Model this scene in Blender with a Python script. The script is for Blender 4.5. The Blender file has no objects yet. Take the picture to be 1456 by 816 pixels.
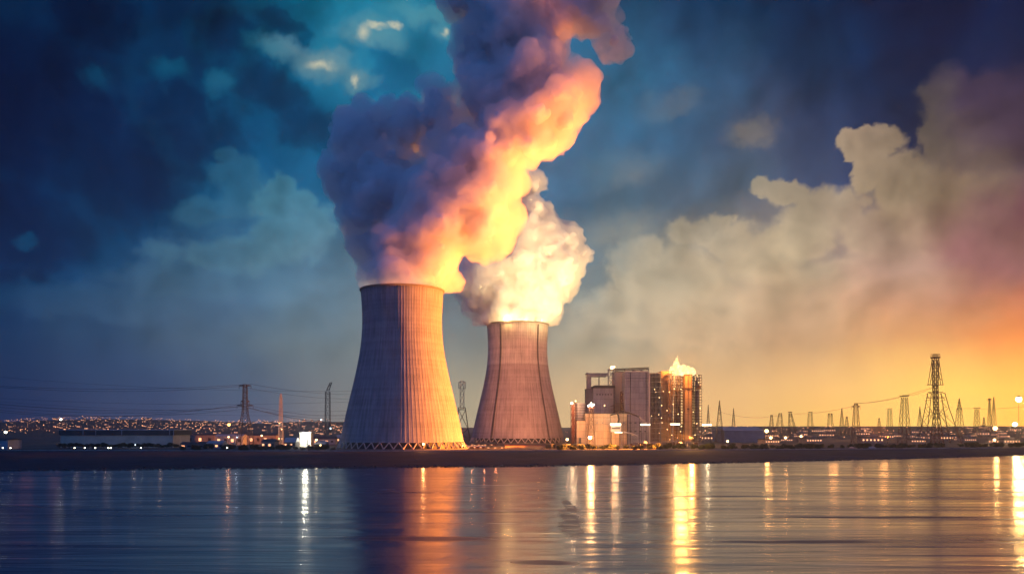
import bpy, bmesh, math, random
import numpy as np
from mathutils import Vector, Matrix

R = math.radians
random.seed(11)
SC = bpy.context.scene
COL = SC.collection

# ------------------------------------------------------------------ camera
F = 1200.0            # focal length in photo pixels (photo is 1456 wide)
CAMH = 19.0           # eye above the plant's ground level
HZ = 606.0            # photo row of the horizon
WATER = -5.0
cam = bpy.data.cameras.new('camera')
camo = bpy.data.objects.new('camera', cam)
COL.objects.link(camo)
camo.location = (0, 0, CAMH)
camo.rotation_euler = (R(90), 0, 0)
cam.sensor_width = 36
cam.lens = F / 1456 * 36
cam.shift_y = (HZ - 408) / 1456
cam.clip_start = 1
cam.clip_end = 40000
SC.camera = camo

# ------------------------------------------------------------------ render settings
SC.view_settings.view_transform = 'Standard'
SC.view_settings.look = 'None'
SC.view_settings.exposure = 0
SC.view_settings.gamma = 1
SC.view_settings.use_curve_mapping = False
SC.render.engine = 'CYCLES'
cy = SC.cycles
cy.use_denoising = True
cy.max_bounces = 8
cy.diffuse_bounces = 2
cy.glossy_bounces = 3
cy.volume_bounces = 3
cy.transparent_max_bounces = 12
cy.sample_clamp_indirect = 4
cy.caustics_reflective = False
cy.caustics_refractive = False
cy.volume_step_rate = 4
cy.blur_glossy = 1.0


def s2l(c):
    return c / 12.92 if c <= .04045 else ((c + .055) / 1.055) ** 2.4


def hx(h, m=1.0):
    h = h.lstrip('#')
    return tuple(s2l(int(h[i:i + 2], 16) / 255) * m for i in (0, 2, 4)) + (1,)


def azel(x, y):
    dx, dz = x - 728, HZ - y
    return math.degrees(math.atan2(dx, F)), math.degrees(math.atan2(dz, math.hypot(F, dx)))


# ------------------------------------------------------------------ sky
world = bpy.data.worlds.new('World')
SC.world = world
world.use_nodes = True
NT = world.node_tree
NT.nodes.clear()


class NG:
    """small helper that wires nodes"""
    def __init__(s, nt):
        s.nt = nt

    def n(s, t, **kw):
        nd = s.nt.nodes.new(t)
        for k, v in kw.items():
            setattr(nd, k, v)
        return nd

    def put(s, sock, v):
        if hasattr(v, 'links') or isinstance(v, bpy.types.NodeSocket):
            s.nt.links.new(v, sock)
        else:
            sock.default_value = v

    def m(s, op, a, b=0.0, c=0.0, clamp=False):
        nd = s.n('ShaderNodeMath', operation=op, use_clamp=clamp)
        s.put(nd.inputs[0], a)
        if len(nd.inputs) > 1:
            s.put(nd.inputs[1], b)
        if len(nd.inputs) > 2:
            s.put(nd.inputs[2], c)
        return nd.outputs[0]

    def v(s, op, a, b=(0, 0, 0), sc=None):
        nd = s.n('ShaderNodeVectorMath', operation=op)
        s.put(nd.inputs[0], a)
        if op not in ('LENGTH', 'NORMALIZE', 'SCALE'):
            s.put(nd.inputs[1], b)
        if sc is not None:
            s.put(nd.inputs['Scale'], sc)
        return nd.outputs['Value'] if op in ('LENGTH', 'DISTANCE', 'DOT_PRODUCT') else nd.outputs[0]

    def xyz(s, x, y, z=0.0):
        nd = s.n('ShaderNodeCombineXYZ')
        for i, q in enumerate((x, y, z)):
            s.put(nd.inputs[i], q)
        return nd.outputs[0]

    def noise(s, vec, scale, detail=4.0, rough=.55, dist=0.0, col=False):
        nd = s.n('ShaderNodeTexNoise')
        s.put(nd.inputs['Vector'], vec)
        nd.inputs['Scale'].default_value = scale
        nd.inputs['Detail'].default_value = detail
        nd.inputs['Roughness'].default_value = rough
        nd.inputs['Distortion'].default_value = dist
        return nd.outputs['Color' if col else 'Fac']

    def mr(s, v, a, b, c=0.0, d=1.0, kind='SMOOTHSTEP'):
        nd = s.n('ShaderNodeMapRange', interpolation_type=kind)
        s.put(nd.inputs['Value'], v)
        nd.inputs['From Min'].default_value = a
        nd.inputs['From Max'].default_value = b
        nd.inputs['To Min'].default_value = c
        nd.inputs['To Max'].default_value = d
        return nd.outputs['Result']

    def mix(s, f, a, b, mode='MIX'):
        nd = s.n('ShaderNodeMix', data_type='RGBA', blend_type=mode)
        nd.clamp_factor = True
        s.put(nd.inputs[0], f)
        s.put(nd.inputs[6], a)
        s.put(nd.inputs[7], b)
        return nd.outputs[2]

    def ramp(s, f, stops, interp='LINEAR'):
        nd = s.n('ShaderNodeValToRGB')
        cr = nd.color_ramp
        cr.interpolation = interp
        while len(cr.elements) > 1:
            cr.elements.remove(cr.elements[-1])
        cr.elements[0].position = stops[0][0]
        cr.elements[0].color = stops[0][1]
        for p, c in stops[1:]:
            e = cr.elements.new(p)
            e.color = c
        s.put(nd.inputs[0], f)
        return nd.outputs[0]


g = NG(NT)
tc = g.n('ShaderNodeTexCoord').outputs['Generated']
sep = g.n('ShaderNodeSeparateXYZ')
g.put(sep.inputs[0], tc)
dx_, dy_, dz_ = sep.outputs
az = g.m('MULTIPLY', g.m('ARCTAN2', dx_, dy_), 57.29578)
el = g.m('MULTIPLY', g.m('ARCSINE', dz_), 57.29578)
q = g.xyz(az, el, 0.0)
# domain warp so that the bands break up into weather
w1 = g.v('SUBTRACT', g.noise(q, .075, 5, .55, 0, True), (.5, .5, .5))
w2 = g.v('SUBTRACT', g.noise(q, .30, 6, .6, 0, True), (.5, .5, .5))
qe = g.m('MAXIMUM', el, 0.0)
amp = g.mr(el, 0, 12, .15, 1)
warp = g.v('ADD', g.v('MULTIPLY', w1, (14, 9, 0)), g.v('MULTIPLY', w2, (2.6, 2.0, 0)))
warp = g.v('SCALE', warp, sc=amp)
qw = g.v('ADD', q, warp)
sw = g.n('ShaderNodeSeparateXYZ')
g.put(sw.inputs[0], qw)
azw, elw = sw.outputs[0], sw.outputs[1]
AZ0 = 62.0
azf = g.m('DIVIDE', g.m('ADD', azw, AZ0), 2 * AZ0, clamp=True)


def field(rows):
    """colour over the sky: rows of (photo row -> elevation, [(photo x, colour)...])"""
    out, prev_e = None, None
    for yy, pts in rows:
        stops = [((azel(x, yy)[0] + AZ0) / (2 * AZ0), hx(c)) for x, c in pts]
        rp = g.ramp(azf, stops, 'EASE')
        e = azel(728, yy)[1] if yy > -400 else 50
        if out is None:
            out = rp
        else:
            out = g.mix(g.mr(elw, prev_e, e, 0, 1, 'LINEAR'), out, rp)
        prev_e = e
    return out


BG = field([
    (606, [(-700, '#0a1a40'), (0, '#1c2c58'), (200, '#3a466c'), (350, '#545c7c'), (500, '#84807f'), (660, '#b4a588'), (820, '#dcb888'), (1000, '#f2bd7c'), (1200, '#f9c46c'), (1350, '#fdd070'), (1456, '#ffb84c'), (1900, '#a05040')]),
    (560, [(-700, '#0a1a40'), (0, '#1b2e5a'), (200, '#34466c'), (350, '#4c5c78'), (500, '#787c80'), (660, '#a89f88'), (820, '#d4b489'), (1000, '#ecbc82'), (1200, '#f3c078'), (1350, '#fccb66'), (1456, '#ffb850'), (1900, '#904840')]),
    (490, [(-700, '#08183c'), (0, '#15305a'), (150, '#2a466a'), (300, '#465c74'), (450, '#64737c'), (650, '#7f8886'), (850, '#b4aa92'), (1000, '#d0b08a'), (1150, '#cfa680'), (1300, '#dc9c68'), (1456, '#ec8048'), (1900, '#803848')]),
    (400, [(-700, '#05143a'), (0, '#0b2c58'), (150, '#1b4068'), (300, '#365574'), (430, '#4b6c84'), (650, '#5a7688'), (850, '#6c7f86'), (950, '#8d8c82'), (1100, '#a09282'), (1250, '#9c7f78'), (1400, '#95585f'), (1500, '#8a4858'), (1900, '#502848')]),
    (300, [(-700, '#031030'), (0, '#032048'), (200, '#08315c'), (330, '#174f78'), (440, '#1f5e88'), (600, '#2f6a92'), (800, '#2f6488'), (900, '#40667f'), (1000, '#4c6076'), (1120, '#3c4c6c'), (1250, '#2c3a60'), (1350, '#32355c'), (1500, '#3a3050'), (1900, '#201838')]),
    (200, [(-700, '#020e2c'), (0, '#021a40'), (150, '#052650'), (250, '#083058'), (350, '#0f4d7c'), (440, '#145c8c'), (600, '#2f7498'), (850, '#33688e'), (950, '#38597a'), (1070, '#3f4c6c'), (1150, '#2c3c62'), (1300, '#1c2b54'), (1400, '#202850'), (1900, '#101030')]),
    (100, [(-700, '#020c28'), (0, '#031836'), (120, '#06264e'), (220, '#0b3864'), (300, '#0a3560'), (380, '#10547f'), (450, '#2b80a2'), (560, '#1c6c96'), (700, '#2a7098'), (880, '#2f6488'), (980, '#2a4b70'), (1100, '#203a64'), (1250, '#15305c'), (1400, '#0a2048'), (1900, '#040e2c')]),
    (0, [(-700, '#020a24'), (0, '#041a34'), (150, '#06214a'), (300, '#0a2b54'), (400, '#145a80'), (500, '#2684a6'), (600, '#2880a2'), (750, '#205c84'), (900, '#26486e'), (1000, '#1c3a62'), (1150, '#112b55'), (1300, '#061e46'), (1456, '#041a38'), (1900, '#020c28')]),
    (-500, [(-700, '#020a24'), (0, '#03163a'), (600, '#0b2c54'), (1200, '#071c40'), (1900, '#020c28')]),
])
# the lit cumulus colours
CL = field([
    (606, [(-700, '#20305c'), (0, '#2c3c68'), (500, '#8c8884'), (820, '#e8c496'), (1000, '#f6c890'), (1456, '#ffb050'), (1900, '#a05040')]),
    (480, [(-700, '#20305c'), (0, '#2c4a70'), (300, '#54708a'), (500, '#8a9492'), (870, '#dcc29c'), (1000, '#e4c096'), (1150, '#d8ac88'), (1300, '#c88c6c'), (1456, '#d07850'), (1900, '#803848')]),
    (400, [(-700, '#103058'), (0, '#1c4870'), (300, '#4c7088'), (430, '#5e8294'), (800, '#93a09a'), (900, '#c8ba9e'), (1100, '#c8b292'), (1250, '#b49080'), (1400, '#98646a'), (1500, '#8a4858'), (1900, '#502848')]),
    (300, [(-700, '#103058'), (0, '#12406c'), (300, '#3c6e88'), (420, '#4c8298'), (850, '#64808c'), (950, '#a39a88'), (1120, '#ac9a80'), (1250, '#a48e74'), (1350, '#86705e'), (1500, '#584454'), (1900, '#302038')]),
    (200, [(-700, '#082850'), (0, '#0c3862'), (250, '#1c547c'), (420, '#3a8098'), (850, '#54809a'), (1060, '#9c8c78'), (1220, '#a8907a'), (1320, '#6c6058'), (1420, '#4c3c54'), (1900, '#241838')]),
    (80, [(-700, '#041c44'), (0, '#083058'), (200, '#1a6080'), (330, '#3a86a2'), (450, '#bcb49c'), (560, '#9cc0b8'), (800, '#6c8494'), (1060, '#4c5c74'), (1320, '#3e4050'), (1440, '#2e2e4c'), (1900, '#101030')]),
    (0, [(-700, '#041c44'), (0, '#06284c'), (400, '#2c7c9c'), (560, '#54a0b0'), (900, '#3c6484'), (1300, '#1c2c50'), (1500, '#141f44'), (1900, '#101030')]),
])


def blobs(lst, ragged):
    """ragged union of ellipses on the sky dome -> signed 'inside' value"""
    base = g.v('ADD', q, g.v('SCALE', ragged, sc=1.0))
    cur = None
    for x, y, rx, ry in lst:
        a, e = azel(x, y)
        ax = abs(azel(x + rx, y)[0] - azel(x - rx, y)[0]) / 2
        ey = abs(azel(x, y - ry)[1] - azel(x, y + ry)[1]) / 2
        d = g.v('LENGTH', g.v('MULTIPLY', g.v('SUBTRACT', base, (a, e, 0)), (1 / ax, 1 / ey, 0)))
        if cur is None:
            cur = d
        else:
            nd = g.n('ShaderNodeMath', operation='SMOOTH_MIN')
            g.put(nd.inputs[0], cur)
            g.put(nd.inputs[1], d)
            nd.inputs[2].default_value = .18
            cur = nd.outputs[0]
    return cur


n_mid = g.v('SUBTRACT', g.noise(q, .42, 7, .58, .3, True), (.5, .5, .5))
n_fine = g.v('SUBTRACT', g.noise(q, 1.1, 6, .6, .2, True), (.5, .5, .5))
rag = g.v('ADD', g.v('MULTIPLY', n_mid, (2.7, 2.5, 0)), g.v('MULTIPLY', n_fine, (.9, .9, 0)))
rag = g.v('ADD', rag, g.v('MULTIPLY', w1, (1.0, .7, 0)))
# cumulus banks from back to front: (ellipses, edge light, inner tone, opacity, softness)
BANKS = [
    ([(1348, 142, 34, 50), (1330, 200, 24, 34), (1400, 160, 60, 46), (1385, 240, 76, 76), (1470, 190, 80, 90), (1560, 230, 110, 160)], 1.10, .94, .75, .5),
    ([(1212, 205, 22, 24), (1250, 203, 32, 26), (1236, 240, 30, 30), (1280, 262, 46, 40), (1335, 300, 70, 60), (1410, 330, 90, 80)], 1.20, .88, .9, .28),
    ([(1086, 270, 20, 15), (1118, 282, 30, 19), (1165, 300, 34, 32), (1205, 300, 30, 34), (1250, 335, 56, 40), (1140, 335, 46, 34), (1310, 385, 110, 56)], 1.14, .92, .82, .42),
    ([(890, 385, 22, 34), (915, 366, 30, 24), (972, 335, 22, 20), (1003, 336, 26, 20), (1024, 322, 11, 16), (1045, 345, 34, 24), (1080, 370, 50, 36), (960, 400, 80, 46), (870, 430, 50, 26)], 1.12, .90, .75, .6),
    ([(1140, 402, 60, 18), (1180, 395, 50, 22), (1240, 415, 70, 34), (1090, 435, 60, 22), (1310, 450, 120, 40), (980, 465, 150, 22)], 1.10, .98, .55, .7),
]
LEFTB = [
    ([(318, 222, 16, 11), (336, 250, 30, 24), (352, 280, 40, 30), (300, 300, 50, 20)], 1.12, .82, .45, .6),
    ([(400, 272, 22, 18), (388, 296, 30, 22), (430, 290, 24, 18), (452, 322, 24, 26), (412, 340, 50, 34), (340, 360, 70, 26)], 1.25, .86, .75, .5),
    ([(120, 430, 130, 22), (250, 400, 90, 22), (40, 350, 20, 10), (225, 358, 30, 16), (288, 370, 14, 9)], 1.05, .95, .35, .7),
]
wisp_t = blobs([(240, 100, 30, 16), (310, 122, 16, 20), (150, 118, 18, 14), (205, 80, 20, 10)], rag)
wisp_r = blobs([(1065, 188, 32, 14), (950, 148, 46, 16), (880, 240, 60, 30), (880, 330, 60, 30)], rag)
halo = blobs([(457, 94, 40, 26), (504, 113, 24, 18), (530, 48, 50, 26), (632, 45, 20, 22), (400, 72, 44, 20), (600, 20, 60, 20)], rag)
spark = blobs([(457, 94, 10, 5), (504, 113, 5, 4), (515, 50, 7, 8), (532, 41, 12, 3), (560, 40, 7, 3), (632, 45, 3, 6)], g.v('MULTIPLY', n_mid, (2.4, 2.0, 0)))
wisp_t = blobs([(240, 100, 30, 18), (310, 120, 20, 22), (140, 115, 22, 18), (230, 360, 36, 20), (288, 370, 16, 10), (40, 350, 20, 12)], rag)
wisp_r = blobs([(1065, 190, 40, 22), (950, 150, 50, 22), (880, 240, 60, 30), (880, 330, 60, 30)], rag)
m_wt = g.m('MULTIPLY', g.mr(wisp_t, 1.3, .2), .45)
m_wr = g.m('MULTIPLY', g.mr(wisp_r, 1.35, .3), .40)
m_sp = g.mr(spark, 2.4, -.1)
m_h = g.m('MULTIPLY', g.mr(halo, 1.4, .3), .6)

# billows: the same noise read twice, a little towards the light, gives lit and shaded faces
def billow(vec):
    a = g.noise(vec, .17, 3, .5, .4)
    b = g.noise(vec, .45, 4, .5, .6)
    return g.m('ADD', g.m('MULTIPLY', a, .8), g.m('MULTIPLY', b, .2))


h0 = billow(q)
h1 = billow(g.v('ADD', q, (1.1, -.75, 0)))
emb = g.m('MULTIPLY', g.m('SUBTRACT', h0, h1), 2.6)
soft = g.m('SUBTRACT', g.noise(qw, .055, 4, .5), .5)
gain_bg = g.m('ADD', g.m('MULTIPLY', g.m('ADD', g.m('MULTIPLY', emb, .55), g.m('MULTIPLY', soft, 2.1)), g.mr(el, 0, 10, .05, 1)), 1.0)
gain_bg = g.m('MAXIMUM', gain_bg, .45)
gain_cl = g.m('MAXIMUM', g.m('ADD', g.m('MULTIPLY', g.m('MULTIPLY', emb, .6), g.mr(el, 1, 9, .1, 1)), 1.0), .5)
bgc = g.v('SCALE', BG, sc=gain_bg)
clc = g.v('SCALE', CL, sc=gain_cl)
sky = bgc
# heavy storm clouds at the upper left: dark bodies, torn paler edges
for lst, body, rimc, op, so_ in (
    ([(60, 170, 150, 130), (200, 250, 110, 80), (150, 40, 60, 60), (20, 330, 140, 70)], '#041a3e', '#0f456e', .72, .5),
    ([(365, 140, 56, 44), (330, 60, 60, 36), (420, 190, 50, 40), (395, 30, 50, 26)], '#093058', '#2a7898', .70, .4),
    ([(250, 160, 60, 34), (290, 210, 60, 40)], '#06244c', '#1a5a80', .55, .5),
    ([(560, 100, 50, 30), (520, 125, 40, 24)], '#135a86', '#3c90a8', .55, .5),
):
    dd_ = blobs(lst, g.v('ADD', g.v('SCALE', rag, sc=1.7), g.v('MULTIPLY', w1, (6, 4, 0))))
    cov = g.mr(dd_, 1.0 + so_ * 1.1, .25)
    colr = g.mix(g.m('MULTIPLY', g.mr(dd_, .7, 1.35), .75), hx(body), hx(rimc))
    sky = g.mix(g.m('MULTIPLY', cov, op), sky, g.v('SCALE', colr, sc=gain_bg))
for lst, e_, inn, op, so_ in BANKS + LEFTB:
    dd_ = blobs(lst, rag)
    cov = g.mr(dd_, 1.0 + so_ * .8, 1.0 - so_ * .5)
    tone = g.mr(dd_, 1.05, .0, 1 + (e_ - 1) * .6, 1 - (1 - inn) * .8, 'LINEAR')
    sky = g.mix(g.m('MULTIPLY', cov, g.m('MULTIPLY', g.mr(el, 1.5, 8, .2, 1), op)), sky, g.v('SCALE', clc, sc=tone))
sky = g.mix(m_h, sky, g.v('SCALE', g.mix(.55, CL, hx('#3c8ea6')), sc=1.0))
sky = g.mix(m_wt, sky, g.v('SCALE', CL, sc=1.1))
sky = g.mix(m_wr, sky, g.v('SCALE', CL, sc=1.0))
sky = g.mix(g.m('MULTIPLY', m_sp, .62), sky, hx('#e8dcb8'))
# low yellow glow where the sun has just gone
ga, ge = azel(1500, 560)
gd = g.v('LENGTH', g.v('MULTIPLY', g.v('SUBTRACT', q, (ga, ge, 0)), (1 / 11.0, 1 / 4.2, 0)))
glow = g.m('POWER', 2.718, g.m('MULTIPLY', g.m('MULTIPLY', gd, gd), -1.0))
sky = g.v('ADD', sky, g.v('SCALE', (.42, .2, .03), sc=glow))
# the rest of the dusk sky, behind the viewer and overhead
rear = g.m('MAXIMUM', g.mr(g.m('ABSOLUTE', az), 52, 90), g.mr(el, 34, 60))
east = g.m('MULTIPLY', g.mr(az, 40, 80), g.mr(az, 130, 90))
sky = g.mix(rear, sky, g.mix(east, (.032, .135, .45, 1), (.30, .12, .06, 1)))
sky = g.v('SCALE', sky, sc=g.mr(el, 3, 18, 1.24, 1.0))
sky = g.v('MAXIMUM', g.v('SUBTRACT', sky, (.0078, .0062, .017)), (.0003, .004, .012))
sky = g.mix(g.mr(el, -1.0, -6.0), sky, hx('#0a1024'))

SUN_AZ, SUN_EL = 74.0, 5.0       # degrees to the right of the view, above the horizon
nish = g.n('ShaderNodeTexSky', sky_type='NISHITA', sun_disc=False)
nish.sun_elevation = R(SUN_EL)
nish.sun_rotation = R(SUN_AZ)
sky = g.v('ADD', sky, g.v('SCALE', nish.outputs[0], sc=.0006))
bgn = g.n('ShaderNodeBackground')
g.put(bgn.inputs['Color'], sky)
bgn.inputs['Strength'].default_value = 1.0
wo = g.n('ShaderNodeOutputWorld')
NT.links.new(bgn.outputs[0], wo.inputs['Surface'])
world.cycles.sampling_method = 'MANUAL'
world.cycles.sample_map_resolution = 512

# ------------------------------------------------------------------ sun
sl = bpy.data.lights.new('sun', 'SUN')
sl.energy = .55
sl.angle = R(.5)
sl.color = (1, .50, .26)
so = bpy.data.objects.new('sun', sl)
COL.objects.link(so)
sd = Vector((math.sin(R(SUN_AZ)) * math.cos(R(SUN_EL)), math.cos(R(SUN_AZ)) * math.cos(R(SUN_EL)), math.sin(R(SUN_EL))))
so.rotation_euler = sd.to_track_quat('Z', 'Y').to_euler()


LAMPK = .2


def spot(name, loc, aim, power, color, size, blend=.4, radius=1.5):
    l = bpy.data.lights.new(name, 'SPOT')
    l.energy = power
    l.color = color
    l.spot_size = R(size)
    l.spot_blend = blend
    l.shadow_soft_size = radius
    o = bpy.data.objects.new(name, l)
    COL.objects.link(o)
    o.location = loc
    o.rotation_euler = (Vector(loc) - Vector(aim)).to_track_quat('Z', 'Y').to_euler()
    return o


def point(name, loc, power, color, radius=.8):
    power *= LAMPK
    l = bpy.data.lights.new(name, 'POINT')
    l.energy = power
    l.color = color
    l.shadow_soft_size = radius
    o = bpy.data.objects.new(name, l)
    COL.objects.link(o)
    o.location = loc
    return o


T1 = Vector((-94.0, 723.0, 0))
T2 = Vector((6.4, 965.0, 0))
MAST1_ADDED = Vector((149, 700, 9))
MAST2_ADDED = Vector((66, 712, 9))
MAST3_ADDED = Vector((330, 738, 9))
spot('tower_flood_added', MAST1_ADDED, (-94, 723, 58), 2.1e7, (1, .25, .030), 58, .45)  # added spot that makes the orange right half of the near tower
spot('plume_flood_added', MAST3_ADDED, (-70, 735, 275), 3.7e7, (1, .235, .036), 41, .75, 9)  # added spot, colours the near plume orange from the right
spot('plume_lower_flood_added', Vector((120, 690, 9)), (-45, 733, 275), 1.1e7, (1, .26, .045), 44, .9, 9)  # added from below to fill the middle of that plume
spot('second_tower_flood_added', MAST2_ADDED, (T2.x, T2.y, 66), 6.6e6, (1, .35, .145), 40, .8)  # added frontal spot for an even tone on the farther tower
spot('second_plume_flood_added', Vector((180, 715, 9)), (22, 965, 252), 1.45e7, (1, .66, .28), 38, .55, 9)  # added spot that brightens the farther plume

# ------------------------------------------------------------------ object helpers
def tag(o, label=None, cat=None, group=None, kind=None):
    if label: o['label'] = label
    if cat: o['category'] = cat
    if group: o['group'] = group
    if kind: o['kind'] = kind
    return o


def empty(name, loc, label=None, cat=None, group=None, rz=0):
    o = bpy.data.objects.new(name, None)
    COL.objects.link(o)
    o.location = loc
    o.rotation_euler = (0, 0, rz)
    return tag(o, label, cat, group)


def gz(D):
    return HZ + CAMH * F / D


def P(x, y, D):
    return Vector(((x - 728) / F * D, D, CAMH - (y - HZ) / F * D))


class MB:
    def __init__(s):
        s.v, s.f, s.mi = [], [], []
        s.cur = 0

    def add(s, vs, fs):
        o = len(s.v)
        s.v += [tuple(p) for p in vs]
        s.f += [tuple(i + o for i in f) for f in fs]
        s.mi += [s.cur] * len(fs)
        return s

    def box(s, x0, x1, y0, y1, z0, z1):
        return s.add([(x0, y0, z0), (x1, y0, z0), (x1, y1, z0), (x0, y1, z0), (x0, y0, z1), (x1, y0, z1), (x1, y1, z1), (x0, y1, z1)],
                     [(0, 3, 2, 1), (4, 5, 6, 7), (0, 1, 5, 4), (1, 2, 6, 5), (2, 3, 7, 6), (3, 0, 4, 7)])

    def bar(s, a, b, t, t2=None):
        a, b = Vector(a), Vector(b)
        d = b - a
        if d.length < 1e-6:
            return s
        t2 = t if t2 is None else t2
        d.normalize()
        up = Vector((0, 0, 1)) if abs(d.z) < .9 else Vector((0, 1, 0))
        u = d.cross(up).normalized()
        w = d.cross(u).normalized()
        vs = []
        for p, k in ((a, t), (b, t2)):
            for i, j in ((-1, -1), (1, -1), (1, 1), (-1, 1)):
                vs.append(p + u * i * k / 2 + w * j * k / 2)
        return s.add(vs, [(0, 1, 2, 3), (7, 6, 5, 4), (0, 4, 5, 1), (1, 5, 6, 2), (2, 6, 7, 3), (3, 7, 4, 0)])

    def cyl(s, c, r0, r1, z0, z1, n=20, cap=True):
        vs = [(c[0] + r * math.cos(2 * math.pi * i / n), c[1] + r * math.sin(2 * math.pi * i / n), z) for r, z in ((r0, z0), (r1, z1)) for i in range(n)]
        fs = [(i, (i + 1) % n, n + (i + 1) % n, n + i) for i in range(n)]
        if cap:
            fs += [tuple(range(n - 1, -1, -1)), tuple(range(n, 2 * n))]
        return s.add(vs, fs)

    def ball(s, c, r, k=1, sq=(1, 1, 1)):
        bm = bmesh.new()
        bmesh.ops.create_icosphere(bm, subdivisions=k, radius=r)
        vs = [(c[0] + v.co.x * sq[0], c[1] + v.co.y * sq[1], c[2] + v.co.z * sq[2]) for v in bm.verts]
        fs = [tuple(v.index for v in f.verts) for f in bm.faces]
        bm.free()
        return s.add(vs, fs)

    def tube(s, pts, r, n=6):
        vs, fs = [], []
        pts = [Vector(p) for p in pts]
        for i, p in enumerate(pts):
            d = (pts[min(i + 1, len(pts) - 1)] - pts[max(i - 1, 0)]).normalized()
            up = Vector((0, 0, 1)) if abs(d.z) < .9 else Vector((0, 1, 0))
            u = d.cross(up).normalized()
            w = d.cross(u).normalized()
            for k in range(n):
                a = 2 * math.pi * k / n
                vs.append(p + u * r * math.cos(a) + w * r * math.sin(a))
        for i in range(len(pts) - 1):
            for k in range(n):
                fs.append((i * n + k, i * n + (k + 1) % n, (i + 1) * n + (k + 1) % n, (i + 1) * n + k))
        fs.append(tuple(range(n - 1, -1, -1)))
        m = (len(pts) - 1) * n
        fs.append(tuple(range(m, m + n)))
        return s.add(vs, fs)

    def build(s, name, mats, parent=None, smooth=False, loc=None):
        me = bpy.data.meshes.new(name)
        me.from_pydata(s.v, [], s.f)
        if not isinstance(mats, (list, tuple)):
            mats = [mats]
        for m in mats:
            me.materials.append(m)
        if len(mats) > 1:
            me.polygons.foreach_set('material_index', s.mi)
        if smooth:
            me.polygons.foreach_set('use_smooth', [True] * len(me.polygons))
        me.update()
        o = bpy.data.objects.new(name, me)
        COL.objects.link(o)
        if parent:
            o.parent = parent
        if loc is not None:
            o.location = loc
        return o


def copy_tree(o, parent=None):
    c = o.copy()
    COL.objects.link(c)
    c.parent = parent
    for ch in list(o.children):
        copy_tree(ch, c)
    return c


# ------------------------------------------------------------------ materials
def mat(name, col, rough=.8, metal=0.0, var=.25, scale=.15, bump=0.0, bscale=1.0, stretch=(1, 1, 1), spec=.3):
    m = bpy.data.materials.new(name)
    m.use_nodes = True
    nt = m.node_tree
    h = NG(nt)
    b = nt.nodes['Principled BSDF']
    t = h.n('ShaderNodeTexCoord').outputs['Object']
    vec = h.v('MULTIPLY', t, stretch)
    nz = h.noise(vec, scale, 6, .6)
    f = h.mr(nz, .3, .7, 1 - var, 1 + var, 'LINEAR')
    h.put(b.inputs['Base Color'], h.v('SCALE', tuple(col[:3]), sc=f))
    b.inputs['Roughness'].default_value = rough
    b.inputs['Metallic'].default_value = metal
    b.inputs['Specular IOR Level'].default_value = spec
    if bump:
        bn = h.n('ShaderNodeBump')
        bn.inputs['Strength'].default_value = bump
        bn.inputs['Distance'].default_value = bscale
        h.put(bn.inputs['Height'], h.noise(vec, scale * 5, 5, .6))
        nt.links.new(bn.outputs[0], b.inputs['Normal'])
    return m


def clad(name, col, rough=.7, var=.12, w=5.0, hgt=4.0):
    m = mat(name, col, rough, 0, var, .05)
    nt = m.node_tree
    h = NG(nt)
    b = nt.nodes['Principled BSDF']
    src = b.inputs['Base Color'].links[0].from_socket
    pos = h.n('ShaderNodeNewGeometry').outputs['Position']
    sp = h.n('ShaderNodeSeparateXYZ')
    h.put(sp.inputs[0], pos)
    hor = h.m('ADD', sp.outputs[0], sp.outputs[1])
    fx = h.m('ABSOLUTE', h.m('SUBTRACT', h.m('FRACT', h.m('DIVIDE', hor, w)), .5))
    fz = h.m('ABSOLUTE', h.m('SUBTRACT', h.m('FRACT', h.m('DIVIDE', sp.outputs[2], hgt)), .5))
    ln = h.m('MAXIMUM', h.mr(fx, .44, .5), h.mr(fz, .42, .5))
    cell = h.n('ShaderNodeTexWhiteNoise', noise_dimensions='2D')
    h.put(cell.inputs['Vector'], h.xyz(h.m('FLOOR', h.m('DIVIDE', hor, w)), h.m('FLOOR', h.m('DIVIDE', sp.outputs[2], hgt))))
    streak = h.noise(h.v('MULTIPLY', pos, (.5, .5, .04)), 1.0, 4, .6)
    k = h.m('MULTIPLY', h.mr(cell.outputs['Value'], 0, 1, .90, 1.08, 'LINEAR'), h.mr(streak, .3, .7, .82, 1.12, 'LINEAR'))
    k = h.m('MULTIPLY', k, h.mr(ln, 0, 1, 1, .72, 'LINEAR'))
    h.put(b.inputs['Base Color'], h.v('SCALE', src, sc=k))
    return m


def emit(name, col, strength, sampling='NONE'):
    m = bpy.data.materials.new(name)
    m.use_nodes = True
    nt = m.node_tree
    nt.nodes.clear()
    h = NG(nt)
    e = h.n('ShaderNodeEmission')
    e.inputs[0].default_value = tuple(col[:3]) + (1,)
    e.inputs[1].default_value = strength
    o = h.n('ShaderNodeOutputMaterial')
    nt.links.new(e.outputs[0], o.inputs['Surface'])
    m.cycles.emission_sampling = sampling
    return m


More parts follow.
